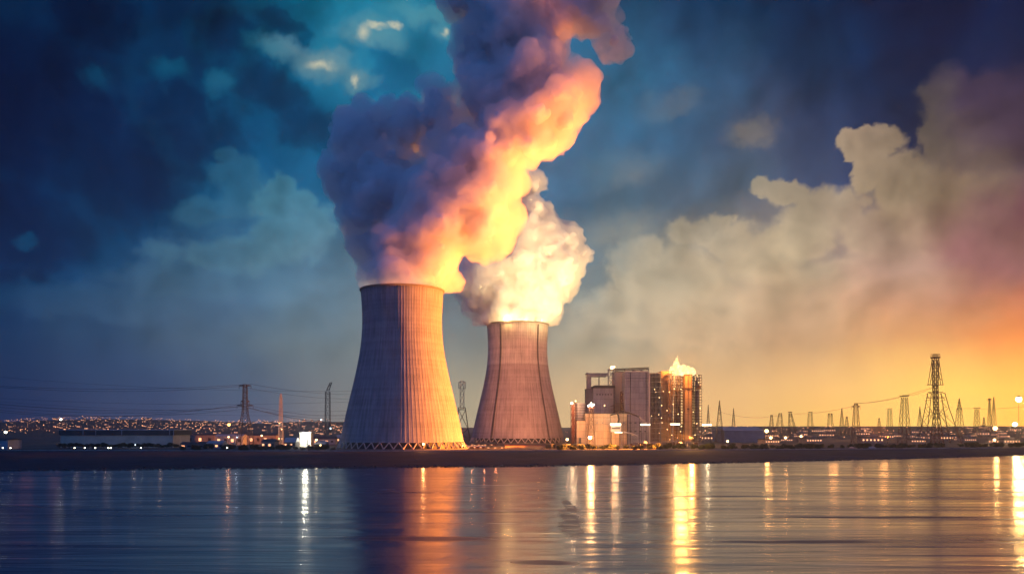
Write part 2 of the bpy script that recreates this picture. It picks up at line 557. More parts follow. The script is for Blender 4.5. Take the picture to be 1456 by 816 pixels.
M_STEEL = mat('weathered_steel', (.045, .045, .05), .6, .3, .3, .4)
M_STEEL_R = mat('rusty_steel', (.16, .07, .05), .7, .2, .35, .3)
M_STEEL_P = mat('pale_steel', (.35, .34, .33), .6, .2, .25, .4)
M_CREAM = clad('cream_cladding', (.62, .46, .30), .7, .10, 6, 7)
M_PALE = mat('pale_cladding', (.62, .52, .40), .7, 0, .10, .08)
M_GREY = clad('grey_cladding', (.34, .32, .32), .7, .14, 4.5, 6)
M_GREYD = clad('dark_cladding', (.10, .11, .13), .7, .2, 3, 5)
M_ORANGE = clad('ochre_steel_duct', (.52, .27, .12), .6, .25, 2.5, 8)
M_ROOFD = mat('dark_roof', (.045, .05, .06), .7, 0, .3, .1)
M_BRICK = mat('red_shed_wall', (.30, .10, .06), .8, 0, .3, .2)
M_SHED = mat('shed_wall', (.18, .17, .17), .8, 0, .3, .2)
M_ROOFP = mat('pale_metal_roof', (.32, .33, .36), .6, .1, .25, .1)
M_TANK = mat('black_tank', (.03, .03, .035), .5, .1, .2, .3)
M_HOUSE = mat('house_wall', (.28, .24, .22), .8, 0, .3, .3)
M_BARK = mat('bark', (.06, .045, .035), .9, 0, .3, 1)
M_LEAF = mat('leaf', (.035, .05, .03), .8, 0, .45, .3)
M_KERB = mat('kerb_concrete', (.30, .30, .29), .8, 0, .3, .3)
E_WARM = emit('warm_lamp', (1, .62, .26), 9)
E_WHITE = emit('white_lamp', (1, .93, .70), 14)
E_ORG = emit('sodium_lamp', (1, .36, .09), 9)
E_STRIP = emit('strip_lamp', (1, .84, .55), 5)
E_SMALL = emit('town_lamp', (1, .42, .19), 2.4)
E_COOL = emit('cool_lamp', (.75, .9, 1), 3)


# ------------------------------------------------------------------ ground, bank, water
def pxg(x, y, z):
    D = (CAMH - z) * F / (y - HZ)
    return Vector(((x - 728) / F * D, D, z))


edge_px = [(0, 669), (150, 668), (300, 666.5), (500, 665), (728, 663), (900, 660.5), (1100, 656.5), (1300, 651.8), (1456, 647.5)]
top_px = [(0, 640.5), (150, 640.5), (300, 641), (500, 641.4), (728, 641.2), (900, 640.2), (1100, 639.2), (1300, 638), (1456, 636.5)]
E = [pxg(x, y, WATER) for x, y in edge_px]
Tp = [pxg(x, y, 0) for x, y in top_px]
E = [E[0] + (E[0] - E[2]) * 8] + E + [E[-1] + (E[-1] - E[-3]) * 6]
Tp = [Tp[0] + Vector((-1500, -250, 0))] + Tp + [Tp[-1] + Vector((700, 900, 0))]


def poly_at(pl, X):
    for a, b in zip(pl, pl[1:]):
        if a.x <= X <= b.x:
            t = (X - a.x) / max(b.x - a.x, 1e-6)
            return a.lerp(b, t)
    return pl[0] if X < pl[0].x else pl[-1]


def fbm1(x, s, seed=0):
    rs = np.random.RandomState(seed)
    ph = rs.rand(6) * 6.28
    return sum(math.sin(x / s * (1.9 ** k) + ph[k]) / (1.7 ** k) for k in range(6))


M_STONE = mat('stone', (.045, .05, .065), .8, 0, .4, .6)
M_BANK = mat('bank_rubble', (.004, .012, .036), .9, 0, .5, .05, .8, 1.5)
bank = MB()
NX, NY = 420, 16
xs = np.linspace(-1400, 1000, NX)
gv = []
for i, X in enumerate(xs):
    e = poly_at(E, X)
    tt = poly_at(Tp, X)
    for j in range(NY):
        t = j / (NY - 1)
        yy = (e.y + 1.2 * fbm1(X, 22, 3)) * (1 - t) + tt.y * t
        zz = (WATER - .6) * (1 - t) + 0 * t + (5.6 * (t ** .55) - 5.6 * t) * .6
        if 0 < j < NY - 1:
            zz += .35 * fbm1(X + 31 * j, 14, j) * math.sin(math.pi * t)
        gv.append((X, yy, zz))
bank.add(gv, [(i * NY + j, (i + 1) * NY + j, (i + 1) * NY + j + 1, i * NY + j + 1) for i in range(NX - 1) for j in range(NY - 1)])
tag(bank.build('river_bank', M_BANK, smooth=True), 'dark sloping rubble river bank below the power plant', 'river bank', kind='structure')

M_GROUND = mat('ground_soil', (.07, .06, .055), .9, 0, .5, .02, .5, .5)
gr = MB()
gv = []
for i, X in enumerate(xs):
    tt = poly_at(Tp, X)
    gv += [(X, tt.y, 0), (X * 1.5, 2200, 0), (X * 9, 14000, 0)]
gr.add(gv, [(i * 3 + j, (i + 1) * 3 + j, (i + 1) * 3 + j + 1, i * 3 + j + 1) for i in range(NX - 1) for j in range(2)])
tag(gr.build('ground', M_GROUND), 'flat dark industrial ground around the towers', 'ground', kind='structure')

kb = MB()
pk = [poly_at(Tp, X) + Vector((0, 1.2, 0)) for X in np.linspace(-520, 430, 60)]
for a, b in zip(pk, pk[1:]):
    kb.bar(a + Vector((0, 0, .25)), b + Vector((0, 0, .25)), .7)
tag(kb.build('kerb', M_KERB), 'pale concrete kerb along the top of the river bank', 'kerb', kind='structure')
rd = MB()
for a, b in zip(pk, pk[1:]):
    rd.add([a + Vector((0, 2, .006)), b + Vector((0, 2, .006)), b + Vector((0, 12, .006)), a + Vector((0, 12, .006))], [(0, 1, 2, 3)])
tag(rd.build('road', mat('asphalt', (.05, .05, .052), .85, 0, .3, .3)), 'asphalt service road on top of the bank', 'road', kind='structure')

# water
mw = bpy.data.materials.new('river_water')
mw.use_nodes = True
nt = mw.node_tree
h = NG(nt)
b = nt.nodes['Principled BSDF']
pos = h.n('ShaderNodeNewGeometry').outputs['Position']
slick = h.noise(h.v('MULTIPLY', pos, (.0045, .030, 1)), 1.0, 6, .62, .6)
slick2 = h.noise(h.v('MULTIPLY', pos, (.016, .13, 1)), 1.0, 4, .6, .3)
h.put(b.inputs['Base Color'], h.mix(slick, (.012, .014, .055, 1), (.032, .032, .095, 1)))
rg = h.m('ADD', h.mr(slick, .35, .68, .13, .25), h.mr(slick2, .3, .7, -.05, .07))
# wave shadows and a dark reflection, put into the water by lower IOR
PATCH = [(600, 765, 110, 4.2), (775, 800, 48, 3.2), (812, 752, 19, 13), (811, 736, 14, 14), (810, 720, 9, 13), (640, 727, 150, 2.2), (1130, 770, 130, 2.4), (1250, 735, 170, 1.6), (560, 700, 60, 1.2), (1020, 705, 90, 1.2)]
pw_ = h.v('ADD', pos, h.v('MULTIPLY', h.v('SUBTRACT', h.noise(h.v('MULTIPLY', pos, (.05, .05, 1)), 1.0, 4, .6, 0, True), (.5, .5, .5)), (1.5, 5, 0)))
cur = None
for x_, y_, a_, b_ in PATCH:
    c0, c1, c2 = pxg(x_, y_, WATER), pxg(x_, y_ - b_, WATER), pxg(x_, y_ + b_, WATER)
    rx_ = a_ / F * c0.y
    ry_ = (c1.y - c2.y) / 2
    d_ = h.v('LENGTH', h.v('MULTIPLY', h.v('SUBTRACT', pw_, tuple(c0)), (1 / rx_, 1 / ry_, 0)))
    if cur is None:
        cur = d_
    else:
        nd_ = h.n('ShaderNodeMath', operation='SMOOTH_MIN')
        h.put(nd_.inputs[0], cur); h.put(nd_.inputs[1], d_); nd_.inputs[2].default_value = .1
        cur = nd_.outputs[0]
calc_shade = h.mr(cur, 1.3, .6)
h.put(b.inputs['Roughness'], h.m('ADD', rg, h.m('MULTIPLY', calc_shade, .12)))
h.put(b.inputs['IOR'], h.mr(calc_shade, 0, 1, 1.43, 1.14, 'LINEAR'))
wv = h.noise(h.v('MULTIPLY', pos, (.10, .42, 1)), 1.0, 4, .6, .4)
wl = h.noise(h.v('MULTIPLY', pos, (.012, .10, 1)), 1.0, 3, .5, .5)
bn = h.n('ShaderNodeBump')
bn.inputs['Strength'].default_value = 1.0
bn.inputs['Distance'].default_value = 1.0
h.put(bn.inputs['Height'], h.m('ADD', h.m('MULTIPLY', wv, .055), h.m('MULTIPLY', wl, .40)))
nt.links.new(bn.outputs[0], b.inputs['Normal'])
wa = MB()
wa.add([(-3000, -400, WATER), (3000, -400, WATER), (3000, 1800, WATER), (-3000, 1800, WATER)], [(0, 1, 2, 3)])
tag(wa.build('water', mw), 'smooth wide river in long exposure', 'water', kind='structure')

# stones along the wet edge
rq = random.Random(8)
stn = MB()
for i in range(1500):
    X = rq.uniform(-420, 460)
    e_pt = poly_at(E, X)
    yy = e_pt.y + 1.2 * fbm1(X, 22, 3) + rq.uniform(-2.5, 14) * rq.random()
    r_ = rq.uniform(.25, .9) * (1.4 if rq.random() < .06 else 1)
    t_ = max(0, (yy - e_pt.y)) / 200
    stn.ball((X, yy, WATER + .0 + 3.2 * min(1, max(0, (yy - e_pt.y) / 30)) ** .55 * .45), r_, 1, (1.3, 1, .7))
tag(stn.build('shore_stones', M_STONE), 'loose dark stones along the wet edge of the bank', 'stones', kind='stuff')

# ------------------------------------------------------------------ haze
mh = bpy.data.materials.new('haze')
mh.use_nodes = True
nt = mh.node_tree
nt.nodes.clear()
h = NG(nt)
pv = h.n('ShaderNodeVolumePrincipled')
pv.inputs['Color'].default_value = (.93, .93, .95, 1)
pv.inputs['Density'].default_value = .00010
pv.inputs['Anisotropy'].default_value = .82
ho = h.n('ShaderNodeOutputMaterial')
nt.links.new(pv.outputs[0], ho.inputs['Volume'])
hz = MB()
hz.box(-3300, 3300, -500, 3600, -8, 420)
HAZE = tag(hz.build('haze', mh), 'thin dusk haze over the river and plant', 'haze', kind='stuff')

# ------------------------------------------------------------------ cooling towers
PROF = [(137, 35.4), (134, 35.0), (120, 34.0), (106, 33.6), (95, 34.2), (85, 35.3), (75, 37.0), (65, 39.0), (52, 42.0), (41, 44.7), (30, 47.3), (17, 50.2), (6, 52.6)]


def prof(z):
    for (z1, r1), (z0, r0) in zip(PROF, PROF[1:]):
        if z0 <= z <= z1:
            return r0 + (r1 - r0) * (z - z0) / (z1 - z0)
    return PROF[-1][1] if z < 6 else PROF[0][1]


def prof_s(z):
    return (prof(z - 5) + prof(z) * 2 + prof(z + 5)) / 4 if 12 < z < 130 else prof(z)


def concrete(name, top, low, split, soft=1.0):
    m = bpy.data.materials.new(name)
    m.use_nodes = True
    nt = m.node_tree
    h = NG(nt)
    b = nt.nodes['Principled BSDF']
    t = h.n('ShaderNodeTexCoord').outputs['Object']
    sp = h.n('ShaderNodeSeparateXYZ')
    h.put(sp.inputs[0], t)
    ang = h.m('ARCTAN2', sp.outputs[1], sp.outputs[0])
    av = h.xyz(h.m('MULTIPLY', ang, 26.0), h.m('MULTIPLY', sp.outputs[2], .035), 0)
    streak = h.noise(av, 1.0, 5, .62)
    blot = h.noise(t, .06, 5, .6)
    lift = h.noise(h.xyz(0, h.m('MULTIPLY', ang, .4), sp.outputs[2]), .35, 2, .5)
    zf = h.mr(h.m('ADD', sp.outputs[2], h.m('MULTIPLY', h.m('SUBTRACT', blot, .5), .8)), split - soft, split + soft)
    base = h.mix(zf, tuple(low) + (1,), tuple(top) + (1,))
    k = h.m('ADD', h.mr(streak, .3, .7, .66, 1.25, 'LINEAR'), h.mr(blot, .3, .7, -.16, .14, 'LINEAR'))
    k = h.m('ADD', k, h.mr(lift, .35, .65, -.09, .09, 'LINEAR'))
    topd = h.mr(sp.outputs[2], 127, 136, 1, .8)
    k = h.m('MULTIPLY', k, topd)
    h.put(b.inputs['Base Color'], h.v('SCALE', base, sc=k))
    b.inputs['Roughness'].default_value = .9
    b.inputs['Specular IOR Level'].default_value = .15
    bn = h.n('ShaderNodeBump')
    bn.inputs['Strength'].default_value = .35
    bn.inputs['Distance'].default_value = .3
    h.put(bn.inputs['Height'], streak)
    nt.links.new(bn.outputs[0], b.inputs['Normal'])
    return m


def cooling_tower(name, c, label, mshell, ribs_to, ladders, rot=0.0):
    root = empty(name, c, label, 'cooling tower')
    NR, PER = 96, 6
    n = NR * PER
    off = [0, 0, 0, .09, .09, 0]
    zs = [6, 6.8] + list(np.arange(9, 134, 3.2)) + [134.2]
    vs, fs = [], []
    for z in zs:
        r = prof_s(z)
        fade = 1.0 if z > ribs_to else .42
        for i in range(n):
            a = 2 * math.pi * i / n
            rr = r + off[i % PER] * fade
            vs.append((rr * math.cos(a), rr * math.sin(a), z))
    for j in range(len(zs) - 1):
        for i in range(n):
            fs.append((j * n + i, j * n + (i + 1) % n, (j + 1) * n + (i + 1) % n, (j + 1) * n + i))
    # inner face
    base = len(vs)
    zi = [134.2, 120, 100, 80, 60, 40, 20, 6]
    for z in zi:
        r = prof_s(z) - .9
        for i in range(n):
            a = 2 * math.pi * i / n
            vs.append((r * math.cos(a), r * math.sin(a), z))
    for j in range(len(zi) - 1):
        for i in range(n):
            fs.append((base + j * n + i, base + j * n + (i + 1) % n, base + (j + 1) * n + (i + 1) % n, base + (j + 1) * n + i))
    top = (len(zs) - 1) * n
    bot = base + (len(zi) - 1) * n
    for i in range(n):
        fs.append((top + i, top + (i + 1) % n, base + (i + 1) % n, base + i))
        fs.append((bot + i, bot + (i + 1) % n, (i + 1) % n, i))
    mb = MB()
    mb.add(vs, fs)
    mb.build('shell', mshell, root)
    # rim ring
    rm = MB()
    k = 160
    sec = [(35.0, 134.0), (36.1, 134.2), (36.1, 135.5), (34.0, 135.5), (34.0, 134.25)]
    vs = [(r * math.cos(2 * math.pi * i / k), r * math.sin(2 * math.pi * i / k), z) for i in range(k) for r, z in sec]
    m = len(sec)
    rm.add(vs, [(i * m + j, ((i + 1) % k) * m + j, ((i + 1) % k) * m + (j + 1) % m, i * m + (j + 1) % m) for i in range(k) for j in range(m)])
    rm.build('rim', M_RIM, root)
    # foot ring
    ft = MB()
    sec = [(53.2, 0), (56.5, 0), (56.5, .9), (53.2, .9)]
    vs = [(r * math.cos(2 * math.pi * i / k), r * math.sin(2 * math.pi * i / k), z) for i in range(k) for r, z in sec]
    m = len(sec)
    ft.add(vs, [(i * m + j, ((i + 1) % k) * m + j, ((i + 1) % k) * m + (j + 1) % m, i * m + (j + 1) % m) for i in range(k) for j in range(m)])
    ft.build('foundation', M_RIM, root)
    # dark fill behind the legs
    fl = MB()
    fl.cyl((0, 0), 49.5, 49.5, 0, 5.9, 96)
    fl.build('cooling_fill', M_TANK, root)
    leg = None
    NL = 44
    for i in range(NL):
        a = 2 * math.pi * i / NL
        if leg is None:
            l = MB()
            da = math.pi / NL
            l.bar((54.6 * math.cos(0), 0, .9), (52.2 * math.cos(da), 52.2 * math.sin(da), 6.2), .75)
            l.bar((54.6 * math.cos(0), 0, .9), (52.2 * math.cos(da), -52.2 * math.sin(da), 6.2), .75)
            leg = l.build('leg', M_LEG, root)
        else:
            o = leg.copy()
            COL.objects.link(o)
            o.parent = root
            o.rotation_euler = (0, 0, a)
    for th in ladders:
        a = math.radians(-90 + th)
        ld = MB()
        zz = list(np.arange(6.5, 134, 3))
        for s in (-.55, .55):
            for z0, z1 in zip(zz, zz[1:]):
                p = []
                for z in (z0, z1):
                    r = prof_s(z) + .75
                    p.append(Vector((r * math.cos(a) - s * math.sin(a), r * math.sin(a) + s * math.cos(a), z)))
                ld.bar(p[0], p[1], .5)
        for z0 in np.arange(7, 133, 1.5):
            r = prof_s(z0) + .6
            ld.bar((r * math.cos(a) - .55 * math.sin(a), r * math.sin(a) + .55 * math.cos(a), z0), (r * math.cos(a) + .55 * math.sin(a), r * math.sin(a) - .55 * math.cos(a), z0), .35)
        ld.build('ladder', M_STEEL, root)
    return root


M_RIM = mat('rim_concrete', (.16, .14, .13), .9, 0, .3, .3)
M_LEG = mat('leg_concrete', (.42, .37, .33), .9, 0, .2, .3)
M_T1 = concrete('tower_concrete', (.26, .255, .27), (.26, .255, .27), 60)
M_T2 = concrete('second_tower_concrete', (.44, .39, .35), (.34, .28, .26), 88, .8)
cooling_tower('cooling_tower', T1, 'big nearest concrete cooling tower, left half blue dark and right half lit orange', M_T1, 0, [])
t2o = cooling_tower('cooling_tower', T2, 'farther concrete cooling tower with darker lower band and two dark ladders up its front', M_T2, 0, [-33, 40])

# ------------------------------------------------------------------ steam plumes
def trilerp(grid, x, y, z):
    nx, ny, nz = grid.shape
    xi, yi, zi = np.floor(x).astype(int), np.floor(y).astype(int), np.floor(z).astype(int)
    fx, fy, fz = x - xi, y - yi, z - zi
    fx, fy, fz = (t * t * (3 - 2 * t) for t in (fx, fy, fz))
    X0, X1 = xi % nx, (xi + 1) % nx
    Y0, Y1 = yi % ny, (yi + 1) % ny
    Z0, Z1 = zi % nz, (zi + 1) % nz
    out = 0
    for a, wa_ in ((X0, 1 - fx), (X1, fx)):
        for b_, wb in ((Y0, 1 - fy), (Y1, fy)):
            for c_, wc in ((Z0, 1 - fz), (Z1, fz)):
                out = out + grid[a[:, None, None], b_[None, :, None], c_[None, None, :]] * wa_[:, None, None] * wb[None, :, None] * wc[None, None, :]
    return out


def surface_nets(S, org, vx):
    """quads of the zero level of grid S"""
    ins = S < 0
    nx, ny, nz = S.shape
    cnt = np.zeros((nx - 1, ny - 1, nz - 1))
    acc = [np.zeros((nx - 1, ny - 1, nz - 1)) for _ in range(3)]
    for ax in range(3):
        for da in (0, 1):
            for db in (0, 1):
                sl0 = [slice(0, -1)] * 3
                sl1 = [slice(0, -1)] * 3
                o = [k for k in range(3) if k != ax]
                for k, dd in zip(o, (da, db)):
                    s_ = slice(1, None) if dd else slice(0, -1)
                    sl0[k] = s_
                    sl1[k] = s_
                sl1[ax] = slice(1, None)
                A, B = S[tuple(sl0)], S[tuple(sl1)]
                cr = (A < 0) != (B < 0)
                t = np.where(cr, A / np.where(cr, A - B, 1), 0)
                cnt += cr
                acc[ax] += np.where(cr, t, 0)
                acc[o[0]] += cr * da
                acc[o[1]] += cr * db
    act = cnt > 0
    idx = -np.ones(act.shape, int)
    idx[act] = np.arange(act.sum())
    ii = np.argwhere(act)
    vs = np.stack([acc[k][act] / cnt[act] for k in range(3)], 1) + ii
    vs = vs * vx + np.array(org)
    quads = []
    for ax in range(3):
        o = [k for k in range(3) if k != ax]
        s0 = [slice(1, -1)] * 3
        s1 = [slice(1, -1)] * 3
        s0[ax] = slice(0, -1)
        s1[ax] = slice(1, None)
        A, B = ins[tuple(s0)], ins[tuple(s1)]
        cr = A != B
        pos = np.argwhere(cr)
        flip = A[cr]
        base = pos.copy()
        for k in o:
            base[:, k] += 1
        c4 = []
        for da, db in ((0, 0), (1, 0), (1, 1), (0, 1)):
            c = base.copy()
            c[:, o[0]] -= da
            c[:, o[1]] -= db
            c4.append(idx[c[:, 0], c[:, 1], c[:, 2]])
        qd = np.stack(c4, 1)
        if ax == 1:
            flip = ~flip
        qd[~flip] = qd[~flip][:, ::-1]
        quads.append(qd)
    qd = np.concatenate(quads)
    return vs, qd[(qd >= 0).all(1)]


def mesh_np(name, vs, qd, m, parent=None):
    me = bpy.data.meshes.new(name)
    me.vertices.add(len(vs))
    me.vertices.foreach_set('co', vs.astype(np.float32).ravel())
    me.loops.add(len(qd) * 4)
    me.loops.foreach_set('vertex_index', qd.astype(np.int32).ravel())
    me.polygons.add(len(qd))
    me.polygons.foreach_set('loop_start', np.arange(0, len(qd) * 4, 4, dtype=np.int32))
    me.polygons.foreach_set('use_smooth', np.ones(len(qd), bool))
    me.update(calc_edges=True)
    me.validate()
    me.materials.append(m)
    o = bpy.data.objects.new(name, me)
    COL.objects.link(o)
    if parent:
        o.parent = parent
    return o


def plume(name, D, puffs, label, vx, seed, clipz, core_in, mcore, mveil, neck):
    """steam: big puffs with smaller puffs budding from them; a dense core under a soft veil"""
    rs = np.random.RandomState(seed)
    sph = []
    for x, y, r, dd in puffs:
        c = P(x, y, D + dd)
        rr = r / F * (D + dd)
        sph.append((c.x, c.y, c.z, rr * .92, 0))
        for k in range(20):
            d = rs.normal(size=3)
            d /= np.linalg.norm(d)
            r1 = rr * rs.uniform(.32, .56)
            p = np.array(c) + d * rr * rs.uniform(.6, .85)
            sph.append((*p, r1, 1))
            for j in range(5):
                e = rs.normal(size=3)
                e /= np.linalg.norm(e)
                if np.dot(e, d) < -.2:
                    e = -e
                r2 = r1 * rs.uniform(.22, .46)
                sph.append((*(p + e * r1 * rs.uniform(.8, 1.0)), r2, 2))
    for (cx, cyy, cz, rr) in neck:
        sph.append((cx, cyy, cz, rr, 1))
    A = np.array(sph)
    lo = (A[:, :3] - A[:, 3:4]).min(0) - 4
    hi = (A[:, :3] + A[:, 3:4]).max(0) + 4
    lo[2] = max(lo[2], clipz - 3)
    N = np.ceil((hi - lo) / vx).astype(int) + 1
    ax = [lo[k] + np.arange(N[k]) * vx for k in range(3)]
    S = np.full(N, 9.0)
    kk = 4.5
    for x, y, z, r, lv in sph:
        pad = r + 9
        s = [slice(max(0, int((c - pad - lo[k]) / vx)), max(0, min(N[k], int((c + pad - lo[k]) / vx) + 2))) for k, c in enumerate((x, y, z))]
        gx, gy, gz_ = ax[0][s[0]], ax[1][s[1]], ax[2][s[2]]
        if not (len(gx) and len(gy) and len(gz_)):
            continue
        d = np.sqrt((gx[:, None, None] - x) ** 2 + (gy[None, :, None] - y) ** 2 + (gz_[None, None, :] - z) ** 2) - r
        a = S[tuple(s)]
        hh = np.clip(.5 + .5 * (a - d) / kk, 0, 1)
        S[tuple(s)] = a * (1 - hh) + d * hh - kk * hh * (1 - hh)
    near = np.clip((8.0 - S) / 5.0, 0, 1)
    for k, (L, am) in enumerate(((26, 4.2), (11, 2.5), (5, 1.5), (2.8, .8))):
        gd_ = rs.rand(24, 24, 24)
        nz = trilerp(gd_, ax[0] / L, ax[1] / L, ax[2] / L)
        S += am * (nz - .5) * 2 * near
    # keep it out of the tower below the rim
    C = np.maximum(S + core_in, (clipz - ax[2])[None, None, :])
    gd_ = rs.rand(24, 24, 24)
    near = np.clip((7.5 - S) / 5.0, 0, 1)
    S = S + near * 5.0 * (trilerp(gd_, ax[0] / 15, ax[1] / 15, ax[2] / 15) - .5) * 2 + near * 2.2 * (trilerp(gd_, ax[0] / 6 + 5, ax[1] / 6, ax[2] / 6) - .5) * 2
    S = np.maximum(S, (clipz - ax[2])[None, None, :])
    S = np.minimum(S, np.where(C < 2, C - 2.0, 9))
    vs, qd = surface_nets(C, lo, vx)
    core = mesh_np(name, vs, qd, mcore)
    tag(core, label, 'steam plume')
    if mveil:
        vs, qd = surface_nets(S, lo, vx)
        mesh_np('steam_veil', vs, qd, mveil, core)
    print(name, len(core.data.polygons))
    return core


def steam_mat(name, col, trans=.12):
    m = bpy.data.materials.new(name)
    m.use_nodes = True
    nt = m.node_tree
    nt.nodes.clear()
    h = NG(nt)
    d = h.n('ShaderNodeSubsurfaceScattering', falloff='RANDOM_WALK')
    d.inputs['Color'].default_value = tuple(col) + (1,)
    d.inputs['Scale'].default_value = 13.0
    d.inputs['Radius'].default_value = (1, .9, .8)
    t = h.n('ShaderNodeBsdfTranslucent')
    t.inputs[0].default_value = tuple(col) + (1,)
    mx = h.n('ShaderNodeMixShader')
    mx.inputs[0].default_value = trans
    nt.links.new(d.outputs[0], mx.inputs[1])
    nt.links.new(t.outputs[0], mx.inputs[2])
    pos = h.n('ShaderNodeNewGeometry').outputs['Position']
    bn = h.n('ShaderNodeBump')
    bn.inputs['Strength'].default_value = .5
    bn.inputs['Distance'].default_value = 2.0
    h.put(bn.inputs['Height'], h.noise(pos, .16, 5, .6, .4))
    nt.links.new(bn.outputs[0], d.inputs['Normal'])
    o = h.n('ShaderNodeOutputMaterial')
    nt.links.new(mx.outputs[0], o.inputs['Surface'])
    return m


def veil_mat(name, dens):
    m = bpy.data.materials.new(name)
    m.use_nodes = True
    nt = m.node_tree
    nt.nodes.clear()
    h = NG(nt)
    v = h.n('ShaderNodeVolumeScatter')
    v.inputs['Color'].default_value = (.97, .97, .97, 1)
    v.inputs['Density'].default_value = dens
    v.inputs['Anisotropy'].default_value = .1
    o = h.n('ShaderNodeOutputMaterial')
    nt.links.new(v.outputs[0], o.inputs['Volume'])
    return m


M_STEAM = steam_mat('steam', (.78, .76, .78))
M_VEIL = veil_mat('steam_veil', .075)
PL1 = [(575, 392, 52, 0), (556, 362, 42, 5), (618, 366, 46, -5), (530, 345, 32, 12), (600, 322, 64, 0), (515, 300, 40, 15), (500, 250, 36, 20),
       (520, 195, 42, 22), (572, 185, 46, 20), (552, 262, 56, 12), (642, 300, 58, -10), (682, 325, 42, -14), (698, 290, 42, -14), (652, 238, 56, -4),
       (622, 165, 42, 14), (694, 220, 56, -8), (742, 185, 52, -10), (790, 150, 48, -10), (812, 130, 34, -10), (698, 140, 54, 6), (742, 108, 58, -2),
       (684, 88, 42, 14), (722, 50, 58, 6), (706, -6, 58, 12), (762, 10, 48, 4), (655, -4, 24, 16), (770, 62, 36, 0), (745, 75, 40, 0), (822, 4, 44, 6), (852, 30, 30, 5), (874, 58, 24, 4), (778, -40, 60, 10)]
PL2 = [(735, 446, 40, 0), (712, 428, 38, -4), (762, 426, 38, 0), (688, 408, 34, -6), (664, 406, 20, -6), (700, 384, 34, -6), (750, 388, 50, 0), (788, 378, 42, 4),
       (812, 368, 24, 4), (772, 348, 42, 4), (798, 342, 26, 6), (730, 340, 42, 2), (746, 300, 32, 6), (757, 262, 24, 8), (738, 268, 30, 8), (715, 305, 36, 4), (700, 345, 30, 0)]
neck1 = [(T1.x + 22 * math.cos(a), T1.y + 22 * math.sin(a), 136 + hgt_, 14) for a in np.arange(0, 6.28, .5) for hgt_ in (0, 8)] + [(T1.x, T1.y, 136, 24)]
neck2 = [(T2.x + 22 * math.cos(a), T2.y + 22 * math.sin(a), 136 + hgt_, 13) for a in np.arange(0, 6.28, .5) for hgt_ in (0, 8)] + [(T2.x, T2.y, 136, 24)]
plume('steam_plume', 723, PL1, 'huge billowing plume over the nearest cooling tower, purple left and orange right', 1.5, 4, 134.6, 8.5, M_STEAM, M_VEIL, neck1)
plume('steam_plume', 965, PL2, 'cream coloured billowing steam plume over the farther cooling tower', 1.6, 9, 134.6, 6.5, M_STEAM, M_VEIL, neck2)

# ------------------------------------------------------------------ pylons and masts
def lattice(mb, levels, t, brace=None, cx=0.0, cy_=0.0, xbrace=True):
    """square lattice mast through (z, half width, x offset) levels"""
    brace = brace or t * .62
    for lv0, lv1 in zip(levels, levels[1:]):
        z0, w0, o0 = (lv0 + (0,))[:3]
        z1, w1, o1 = (lv1 + (0,))[:3]
        n = max(1, round((z1 - z0) / (w0 + w1) / 1.5))
        
        ring0 = None
        for k in range(n + 1):
            s = k / n
            z, w, o = z0 + (z1 - z0) * s, w0 + (w1 - w0) * s, o0 + (o1 - o0) * s
            ring = [Vector((cx + o + a * w, cy_ + b_ * w, z)) for a, b_ in ((-1, -1), (1, -1), (1, 1), (-1, 1))]
            for i in range(4):
                if ring0:
                    mb.bar(ring0[i], ring[i], t)
                    mb.bar(ring0[i], ring[(i + 1) % 4], brace)
                    if xbrace:
                        mb.bar(ring0[(i + 1) % 4], ring[i], brace)
                mb.bar(ring[i], ring[(i + 1) % 4], brace)
            ring0 = ring
    return mb


def arm(mb, z, half, w, rise, t, side):
    for s in (side,):
        tip = Vector((s * half, 0, z + rise * .4))
        for b_ in (-1, 1):
            mb.bar((s * w, b_ * w, z), tip, t)
            mb.bar((s * w, b_ * w, z + rise), tip, t * .8)
        for k in (.33, .66):
            mb.bar((s * (w + (half - w) * k), 0, z + rise * .15 * k), (s * (w + (half - w) * k), 0, z + rise * (1 - .6 * k)), t * .7)


def mast(name, x, ytop, ybase, D, levels, t, m, label, cat='pylon', arms=(), group=None, cap=None, lamp=None, rz=0.0):
    """levels: (fraction of height, half width in photo px[, x offset px])"""
    k = D / F
    H = CAMH + (HZ - ytop) * k
    base = Vector(((x - 728) * k, D, 0))
    root = empty(name, base, label, cat, group, rz)
    mb = MB()
    lv = [(f * H, w * k) + tuple(q * k for q in r) for f, w, *r in levels]
    lattice(mb, lv, t * .72)
    mb.build('lattice_body', m, root)
    for f, half, wpx in arms:
        for s in (-1, 1):
            am = MB()
            arm(am, f * H, half * k, wpx * k, 1.8 * k * 1.2, t * .9, s)
            am.build('crossarm', m, root)
            im = MB()
            for q in range(5):
                im.cyl((s * half * k, 0), .32, .32, f * H - .5 - q * .55, f * H - .15 - q * .55, 8)
            im.build('insulator', M_TANK, root)
    if cap:
        cm = MB()
        wpx, hp = cap
        cm.box(-wpx * k, wpx * k, -wpx * k, wpx * k, H - .3, H + .5)
        for a in (-1, 1):
            for b_ in (-1, 1):
                cm.bar((a * wpx * k, b_ * wpx * k, H), (a * wpx * k, b_ * wpx * k, H + hp * k), t)
        cm.bar((-wpx * k, -wpx * k, H + hp * k * .9), (wpx * k, -wpx * k, H + hp * k * .9), t * .7)
        cm.build('top_platform', m, root)
    if lamp:
        for (lx, lf, r) in lamp[1]:
            MB().ball((lx * k, -1, lf * H), r, 2).build('lamp', lamp[0], root)
    return root


